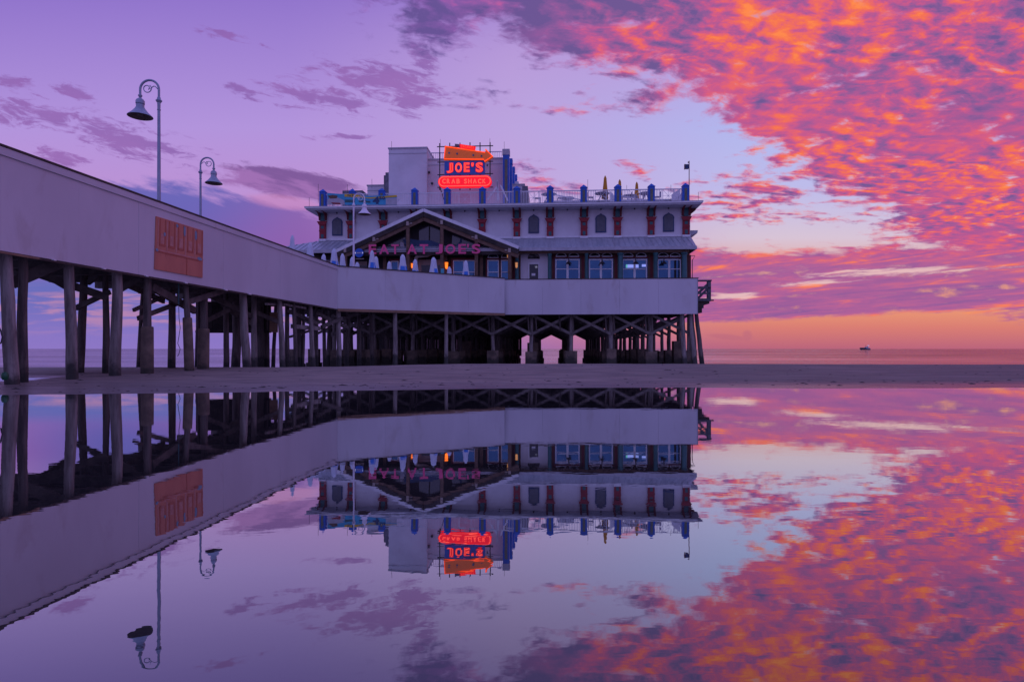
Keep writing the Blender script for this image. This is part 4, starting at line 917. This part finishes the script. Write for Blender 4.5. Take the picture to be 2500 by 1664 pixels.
def tallpost(x0, x1, y0, w, pan=True):
    u0, z0 = L(x0, y0, w); u1, _ = L(x1, y0, w); mb = MB(); mb.box(u0, u1, w, w + .6, zT - .005, z0 - .5, blue_paint); mb.box(u0 - .04, u1 + .04, w - .04, w + .64, z0 - .5, z0, grey_trim if pan else blue_paint); p_ = mb.build('tower_post', bld)
    if pan: MB().box(lerp(u0, u1, .3), lerp(u0, u1, .75), w - .03, w - .003, zT + .2, z0 - .9, olive).build('post_panel', p_)
tallpost(1227.5, 1243, 364, WT - .2); tallpost(1243.5, 1250, 387, WT + 3.5, False); tallpost(1250.5, 1256, 407, WT + 7.5, False); tallpost(1256.5, 1261.5, 426, WT + 12, False)
blk(897, 454, 949, WT + 3, 18, white_wall, 'roof_block', grey_trim); blk(937, 428, 949, WT + .5, 12, ac_grey, 'plant_box'); blk(941, 421, 949, WT + .3, 10, ac_grey, 'plant_box')
blk(836, 465, 885, WT + 2, 15, ac_grey, 'roof_block'); blk(1244, 452, 1280, WT + 6, 22, white_wall, 'roof_block', grey_trim); blk(1245, 443, 1266, WT + 9, 22, white_wall, 'roof_block'); blk(1275, 454, 1288.5, WT + 4, 17, ac_grey, 'plant_box')
mb = MB()
for px, py, s in ((1048, 421, .12), (1055, 448, .12), (1190, 404, .08)):
    u, z = L(px, py, WT + .5); mb.lathe((u, WT + .45, z), [(0, s), (s*.7, s*.6), (s, 0), (s*.6, -s*.8), (0, -s)], iron, 10)
mb.build('wall_fixture', bld)
for px, y0, y1, w in ((956, 345, 362, WT), (908, 437, 454, WT + 3), (777, 449, 490, 2.6), (755, 482, 503, 2.0), (848, 450, 466, 5), (1231, 346, 364, WT), (1075, 340, 352, 7), (1196, 338, 350, 7), (1435, 438, 458, 4), (1530, 452, 460, 5), (1638, 451, 460, 5), (1705, 469, 490, 3)):
    u, z0 = L(px, y0, w); _, z1 = L(px, y1 + 5, w); o = MB().tube([(0, 0, 0), (0, 0, z0 - z1)], .014, iron, 5).build('lightning_rod', bld); o.location = (u, w, z1)
# ---- outdoor lamp white pole, ramp and furniture on the roof
mb = MB(); 
for (x0, y0, x1, y1) in ((1190, 488, 1213, 456), (1218, 488, 1213, 440), (1214, 490, 1214, 440), (1222, 452, 1240, 490)):
    a = L(x0, y0, 4.2); b = L(x1, y1, 4.2); mb.bar((a[0], 4.2, a[1]), (b[0], 4.2, b[1]), .10, .12, white_paint)
mb.build('stair_frame', bld)
def ramp_rail(x0, y0, x1, y1, w):
    a = L(x0, y0, w); b = L(x1, y1, w); mb = MB(); mb.bar((a[0], w, a[1]), (b[0], w, b[1]), .05, .07, white_paint); n = 22
    for k in range(n + 1):
        t = k / n; u = lerp(a[0], b[0], t); z = lerp(a[1], b[1], t); mb.box(u - .017, u + .017, w - .015, w + .015, zT, z, white_paint)
    mb.build('ramp_railing', bld)
ramp_rail(1352, 475, 1425, 489, 4.0); ramp_rail(1515, 478, 1585, 490, 4.0); ramp_rail(1490, 468, 1508, 489, 5.0); ramp_rail(1640, 476, 1660, 462, 5.0)
# roof tables and chairs
def make_table():
    r = thing('patio_table', 'x', 'table', (0,0,0), 0, 'tables on the roof terrace')
    MB().lathe((0,0,0), [(0,.76),(.62,.76),(.64,.73),(.62,.70),(0,.70)], grey_trim, 20).build('tabletop', r, smooth=True)
    for k in range(4):
        a = k * math.pi / 2 + .78; MB().tube([(.1*math.cos(a), .1*math.sin(a), .70), (.5*math.cos(a), .5*math.sin(a), 0)], .035, grey_trim, 8).build('leg', r)
    return r
def make_chair():
    r = thing('patio_chair', 'x', 'chair', (0,0,0), 0, 'chairs on the roof terrace')
    MB().box(-.24, .24, -.24, .24, .42, .46, grey_trim).build('seat', r, bevel=.01); mb = MB(); mb.box(-.24, .24, .22, .25, .78, .9, grey_trim)
    for k in range(5): x = -.22 + k * .11; mb.box(x - .015, x + .015, .225, .245, .46, .78, grey_trim)
    mb.build('backrest', r)
    for sx in (-1, 1):
        for sy in (-1, 1): MB().box(sx*.22 - .018, sx*.22 + .018, sy*.22 - .018, sy*.22 + .018, 0, .42, grey_trim).build('leg', r)
    return r
zRD = Z(471.5, 1470, 6) - .76
mb = MB(); u0, u1 = U(1328, 5.2), U(1668, 5.2); mb.box(u0, u1, 5.2, 24, zRD - .12, zRD, grey_trim)
for k in range(9): x = lerp(u0, u1, k / 8); mb.box(x - .06, x + .06, 5.25, 5.37, zT, zRD - .12, grey_trim)
mb.build('raised_deck', bld)
tb = make_table(); chp = make_chair(); first_t = True; first_c = True
spots = [(1340, 6.0, 'bar height round table by the railing, right of the tower posts'), (1385, 7.5, 'round roof table between the seventh and eighth blue posts'), (1470, 6.0, 'round roof table directly left of the tallest yellow umbrella'), (1537, 7.0, 'round roof table below the smallest yellow umbrella, to its left'), (1578, 6.2, 'round roof table right of the yellow umbrellas')]
for i, (px, w, lab) in enumerate(spots):
    q = toworld(U(px, w), w, zRD)
    if i == 0: tb.location = q; tb['label'] = lab
    else: dup(tb, q, lab)
    for s, nm in ((-1, 'left'), (1, 'right')):
        q2 = toworld(U(px, w) + s * .95, w + .1, zRD); lb_ = 'slatted patio chair on the ' + nm + ' side of the ' + lab
        if len(lb_.split()) > 16: lb_ = ' '.join(['patio chair', nm, 'of the', lab.replace('directly ', '').replace('round roof table', 'table').replace('bar height round table', 'table')])
        if i == 0 and s == -1: chp.location = q2; chp['label'] = lb_; chp.rotation_euler = (0, 0, R(90))
        else: dup(chp, q2, lb_, R(-90 * s))
# yellow closed umbrellas
def yumb(px, ytop, w, lab):
    u, z = L(px, ytop, w); q = toworld(u, w, zRD); r = thing('patio_umbrella', lab, 'umbrella', q, -TH, 'closed yellow umbrellas on the roof terrace'); H = z - zRD
    MB().tube([(0,0,0), (0,0,H)], .025, iron, 8).build('pole', r); mb = MB(); fold(mb, H - .02, 1.9, .25, canvas_yellow, None, px); mb.build('canopy', r, smooth=True); MB().lathe((0,0,0), [(0,.12),(.2,.12),(.25,.06),(.25,0),(0,0)], iron, 14).build('base', r)
def fold(mb, H, ln, rad, m, m2, seed, n=24):
    """closed umbrella cloth: pleated cone with a ragged hem"""
    rnd = random.Random(seed); lv = 11; vs = []; fs = []; ph = rnd.random() * 6; amp = [rnd.uniform(.6, 1.2) for _ in range(n)]
    for i in range(lv):
        t = i / (lv - 1); z = H - ln * t; r = rad * (.40 + .18 * t + .42 * t ** 1.3) * math.sqrt(min(1, (t + .012) / .09))
        for k in range(n):
            a = 2 * math.pi * k / n; pl = 1 + .20 * t * amp[k] * math.sin(a * 8 + ph) + .07 * math.sin(a * 3 + ph + t * 2)
            hz = (-.10 * amp[k] * (k % 3 == 0)) if i == lv - 1 else 0
            vs.append((r * pl * math.cos(a), r * pl * math.sin(a), z + hz))
    for i in range(lv - 1):
        for k in range(n): fs.append((i*n+k, i*n+(k+1) % n, (i+1)*n+(k+1) % n, (i+1)*n+k))
    if not m2: mb.add(vs, fs, m); return
    k0 = rnd.randint(0, 3) + 15; k1 = k0 + 4
    def isb(f): lvl = f[0] // n; kk = f[0] % n; return lvl in (5, 6, 7) and (kk in range(k0, k0 + 5) or (kk - 6) % n in range(k0, k0 + 2))
    off = len(mb.v); mb.add(vs, [f for f in fs if not isb(f)], m); kb = mb.mi(m2)
    for f in fs:
        if isb(f): mb.f.append(tuple(i + off for i in f)); mb.m.append(kb)
yumb(1477.5, 429, 6.5, 'tallest closed yellow umbrella on the roof terrace'); yumb(1513, 438, 9.5, 'closed yellow umbrella rising just behind a blue roof post'); yumb(1554.5, 444, 10.5, 'smallest closed yellow umbrella, rightmost of the roof umbrellas')
# ---- flag staff with loudspeaker
fp = thing('signal_mast', 'thin mast with a dark loudspeaker box behind the rightmost blue roof post', 'mast', toworld(U(1682.5, 3.0), 3.0, zT), -TH)
Hm = Z(393, 1682, 3.0) - zT
MB().tube([(0,0,0),(0,0,Hm)], [.035,.03], beam_brown, 8).build('pole', fp); mb = MB(); mb.box(-.33, -.05, -.12, .12, Hm - .62, Hm - .28, navy); mb.box(-.36, -.33, -.14, .14, Hm - .65, Hm - .25, deep_red); mb.build('loudspeaker', fp, bevel=.01); MB().box(-.10, .0, -.03, .03, Hm - .16, Hm - .06, beam_brown).build('bracket', fp)
# ---- banner
bn = thing('drink_banner', 'cyan drinks banner with yellow strip and 4 50 price, hung on the left roof railing', 'banner', (O2.x, O2.y, 0), -TH)
wb = WR - .26
def poly(mbb, pts, w, th, m): mbb.prism([L(x, y, w) for x, y in pts], w, w + th, m)
mb = MB(); poly(mb, [(799, 471), (840, 474), (870, 477), (905, 478), (969, 476), (969, 500), (799, 500)], wb, .02, cyan); mb.build('cloth', bn)
mb = MB(); poly(mb, [(841, 474), (868, 474), (895, 482), (905, 482), (969, 476), (969, 481), (905, 485), (888, 483), (841, 480)], wb - .014, .01, yellow); mb.build('yellow_strip', bn)
mb = MB(); poly(mb, [(800, 488), (806, 479), (820, 480), (840, 489), (842, 499.5), (800, 499.5)], wb - .014, .01, mural_white); poly(mb, [(942, 484), (969, 483), (969, 499.5), (942, 499.5)], wb - .014, .01, grey_trim); mb.build('picture', bn)
mb = MB(); poly(mb, [(800, 478), (812, 476), (824, 478), (822, 484), (806, 485)], wb - .02, .005, log_brown); poly(mb, [(808, 494), (830, 495), (832, 499), (812, 498)], wb - .02, .005, red_paint); poly(mb, [(842, 487), (866, 488), (866, 494), (842, 494)], wb - .02, .005, teal); poly(mb, [(876, 488), (904, 491), (904, 495), (876, 493)], wb - .02, .005, teal); mb.build('picture', bn)
def btext(s, x0, y0, x1, y1, m, off=.03): a = L(x0, y0, wb - .03); b = L(x1, y1, wb - .03); text(s, 'lettering', bn, m, a[0], wb - .02, a[1], b[0] - a[0], b[1] - a[1], ext=.01, off=off)
btext('4', 910, 498, 926, 480, navy, .06); btext('50', 925.5, 487, 940, 478.5, navy, .04); btext('The B', 847, 479.5, 862, 475, navy, .02)
# ---- neon sign
ns = thing('neon_sign', 'large neon sign of an orange arrow over JOE\'S and CRAB SHACK, on the roof', 'sign', (O2.x, O2.y, 0), -TH)
WS = 6.2
def sp(x, y, w=WS): return L(x, y, w)
for i, (px, y0, y1) in enumerate(((1073.5, 350, 464), (1098, 349, 460), (1123, 349, 464), (1147.5, 348, 464), (1172, 348, 460), (1196.5, 347.5, 430))):
    u, z0 = sp(px, y0, WS + .4); _, z1 = sp(px, y1, WS + .4); MB().tube([(u, WS + .4, max(z1, zT)), (u, WS + .4, z0)], .045, iron, 8).build('frame_post', ns)
for x0, y0, x1, y1 in ((1067, 358.5, 1204, 356), (1068, 396, 1204, 394), (1068, 427, 1204, 424), (1068, 457.5, 1204, 457)):
    a = sp(x0, y0, WS + .32); b = sp(x1, y1, WS + .32); MB().bar((a[0], WS + .32, a[1]), (b[0], WS + .32, b[1]), .06, .07, iron).build('frame_rail', ns)
for px in (1073.5, 1172): 
    u, z = sp(px, 464, WS + .4); MB().bar((u, WS + .4, z + .3), (u, WT + .6, z - .3), .06, .08, iron).build('frame_strut', ns)
arr = [(1086, 355.5), (1185, 371.5), (1186, 363), (1204, 382), (1183.5, 396), (1182, 390.5), (1083, 389.5)]
ao = MB().prism([sp(x, y, WS - .1) for x, y in arr], WS - .1, WS + .25, arrow_mat).build('arrow_box', ns)
cx = 1140; cyy = 376
ins = [(x + (cx - x) * .022, y + (cyy - y) * .09) for x, y in arr]
pts = [(*sp(x, y, WS - .15)[:1], WS - .15, sp(x, y, WS - .15)[1]) for x, y in ins]; pts.append(pts[0]); MB().tube(pts, .035, neon_or, 8).build('neon_tube', ao)
for x, y in ((1096.5, 373.5), (1116, 375.5), (1155.5, 379), (1175.5, 381)):
    u, z = sp(x, y, WS - .12); MB().prism([(u + .09*math.cos(k*.5236), z + .09*math.sin(k*.5236)) for k in range(12)], WS - .14, WS - .103, ac_grey).build('bulb_socket', ao)
vb = [(1122, 351.5), (1161, 357.5), (1159.5, 366), (1123, 359.5)]
MB().prism([sp(x, y, WS - .1) for x, y in [(1110, 350), (1123, 351.5), (1123, 358), (1110, 357)]], WS + .0, WS + .2, ac_grey).build('vacancy_hood', ns)
vo = MB().prism([sp(x, y, WS - .1) for x, y in vb], WS - .1, WS + .1, red_face).build('vacancy_box', ns)
for i, ch in enumerate('VACANCY'):
    x = 1125.5 + i * 4.7; y = 359.3 + i * .75; a = sp(x, y, WS - .12); b = sp(x + 3.4, y - 5.6, WS - .12)
    text(ch, 'letter', vo, neon_or, a[0], WS - .105, a[1], b[0] - a[0], b[1] - a[1], ext=.02, off=.0)
jb = MB(); a = sp(1085, 427, WS); b = sp(1183.5, 391, WS); jb.box(a[0], b[0], WS, WS + .2, a[1], b[1] - .02, sign_blue); jo = jb.build('name_board', ns)
for ch, x0, x1, y0, y1 in (('J', 1089.5, 1107, 422.5, 397.5), ('O', 1111, 1128, 421.5, 397), ('E', 1132, 1147, 420.5, 396.5), ("'", 1150, 1157, 407, 397), ('S', 1161, 1179.5, 421, 396)):
    a = sp(x0, y0, WS - .05); b = sp(x1, y1, WS - .05); text(ch, 'letter', jo, red_fill, a[0], WS - .01, a[1], b[0] - a[0], b[1] - a[1], ext=.06, off=.055, tube=.022, tm=neon_pale)
def pill(x0, x1, y0, y1, w, ins_=0):
    a = sp(x0, y1, w); b = sp(x1, y0, w); r = (b[1] - a[1]) / 2 - ins_; cz = (a[1] + b[1]) / 2; l = a[0] + ins_ + r; rr_ = b[0] - ins_ - r
    return [(l - r*math.sin(math.pi*k/12), cz + r*math.cos(math.pi*k/12)) for k in range(13)] + [(rr_ + r*math.sin(math.pi*k/12), cz - r*math.cos(math.pi*k/12)) for k in range(13)]
co = MB().prism(pill(1069.5, 1200, 427.5, 458, WS - .25), WS - .25, WS + .15, red_face).build('oval_board', ns)
pts = [(x, WS - .29, z) for x, z in pill(1069.5, 1200, 427.5, 458, WS - .25, .10)]; pts.append(pts[0]); MB().tube(pts, .032, neon_pale, 8).build('neon_tube', co)
x = 1079.5
for ch, wd in (('C', 10.5), ('R', 10.5), ('A', 12), ('B', 10.5), (' ', 7), ('S', 9.5), ('H', 11), ('A', 12), ('C', 10.5), ('K', 11)):
    if ch != ' ':
        a = sp(x, 449, WS - .27); b = sp(x + wd - 1.4, 436, WS - .27); text(ch, 'letter', co, None, a[0], WS - .27, a[1], b[0] - a[0], b[1] - a[1], ext=.02, off=.07, tube=.016, tm=neon_pale)
    x += wd + .5
# ---- closed white umbrellas on the terrace
ul = [(714, 574, 34.6, 'leftmost closed white umbrella, rising above the pier rail against the sky'), (757.5, 592, 37.0, 'second closed white umbrella from the left, before the metal roof edge'), (790.5, 620, 41.0, 'short rounded white umbrella tip peeking above the sloping rail'), (816, 607, 39.5, 'broad closed white umbrella just left of the bend in the wall'), (836, 619, 41.0, 'closed white umbrella with a wide blue band, at the bend in the wall'),
      (860, 627, 41.6, 'closed white umbrella partly behind the white lamp post'), (872, 640, 45.0, 'small closed white umbrella right of the white lamp post, under the round sign'), (908.5, 611, 40.5, 'tall closed white umbrella in front of the pink letter E'), (918, 626, 42.6, 'closed white umbrella close behind the tall one at the letter E'), (950.5, 638, 45.0, 'small plain white umbrella before the dark window below the first A'),
      (983, 621, 41.8, 'closed white umbrella below the gap between EAT and AT'), (1013.5, 633, 44.2, 'slim white umbrella right beside the narrow orange lantern'), (1058.5, 628, 43.2, 'closed white umbrella below the letter J, left of the cyan menu board'), (1137.5, 636, 44.6, 'rightmost closed white umbrella, before the wide gable window'),
      (1097, 651, 44.0, 'low pinkish white umbrella tip lit by the brightest lantern')]
for i, (px, yt, D, lab) in enumerate(ul):
    q = at(px, yt, D); r = thing('patio_umbrella', lab, 'umbrella', (q.x, q.y, DZ - .05), random.uniform(-.4, .4), 'closed white umbrellas on the restaurant terrace'); H = q.z - DZ + .05
    MB().tube([(0,0,0), (0,0,H)], .025, white_paint, 8).build('pole', r)
    wpx = {714: 15, 757.5: 20, 816: 20, 983: 20, 1058.5: 21}.get(px, 17); mb = MB(); fold(mb, H, 1.62, wpx * D / 3000 * 1.28, canvas, canvas_blue if px not in (950.5, 790.5) else None, i * 7 + 3); mb.build('canopy', r, smooth=True)
    MB().lathe((0,0,0), [(0,.12),(.22,.12),(.28,.06),(.28,0),(0,0)], iron, 14).build('base', r)
# ---- boat on the horizon
q = at(2112, 852.5, 1100); bt = thing('fishing_boat', 'small white and black fishing boat far out on the horizon, at the right', 'boat', (q.x, q.y, -.8)); s = 1100 / 1500
def bx(x0, y0, x1, y1, w0, w1, m, name): MB().box((x0 - 2112) * s, (x1 - 2112) * s, w0, w1, (853.2 - y0) * s, (853.2 - y1) * s, m).build(name, bt)
MB().prism([((a - 2112) * s, (853.2 - b) * s) for a, b in ((2099.5, 849.6), (2103, 853.8), (2123, 853.8), (2124, 851), (2114, 850.8), (2112, 848.4), (2102, 848))], -2.2, 2.2, hull_dark).build('hull', bt)
MB().prism([((a - 2112) * s, (853.2 - b) * s) for a, b in ((2111, 850.6), (2112.5, 846.2), (2118, 845.6), (2119, 848.4), (2123, 849), (2123.5, 851))], -1.8, 1.8, mural_white).build('cabin', bt)
bx(2118.4, 842.2, 2121.6, 844, -1, 1, bottle_white, 'lit_wheelhouse'); bx(2113.5, 842, 2114, 847, -.2, .2, hull_dark, 'mast'); bx(2117.6, 844, 2118.2, 846, -.6, .6, mural_white, 'ladder_tower')
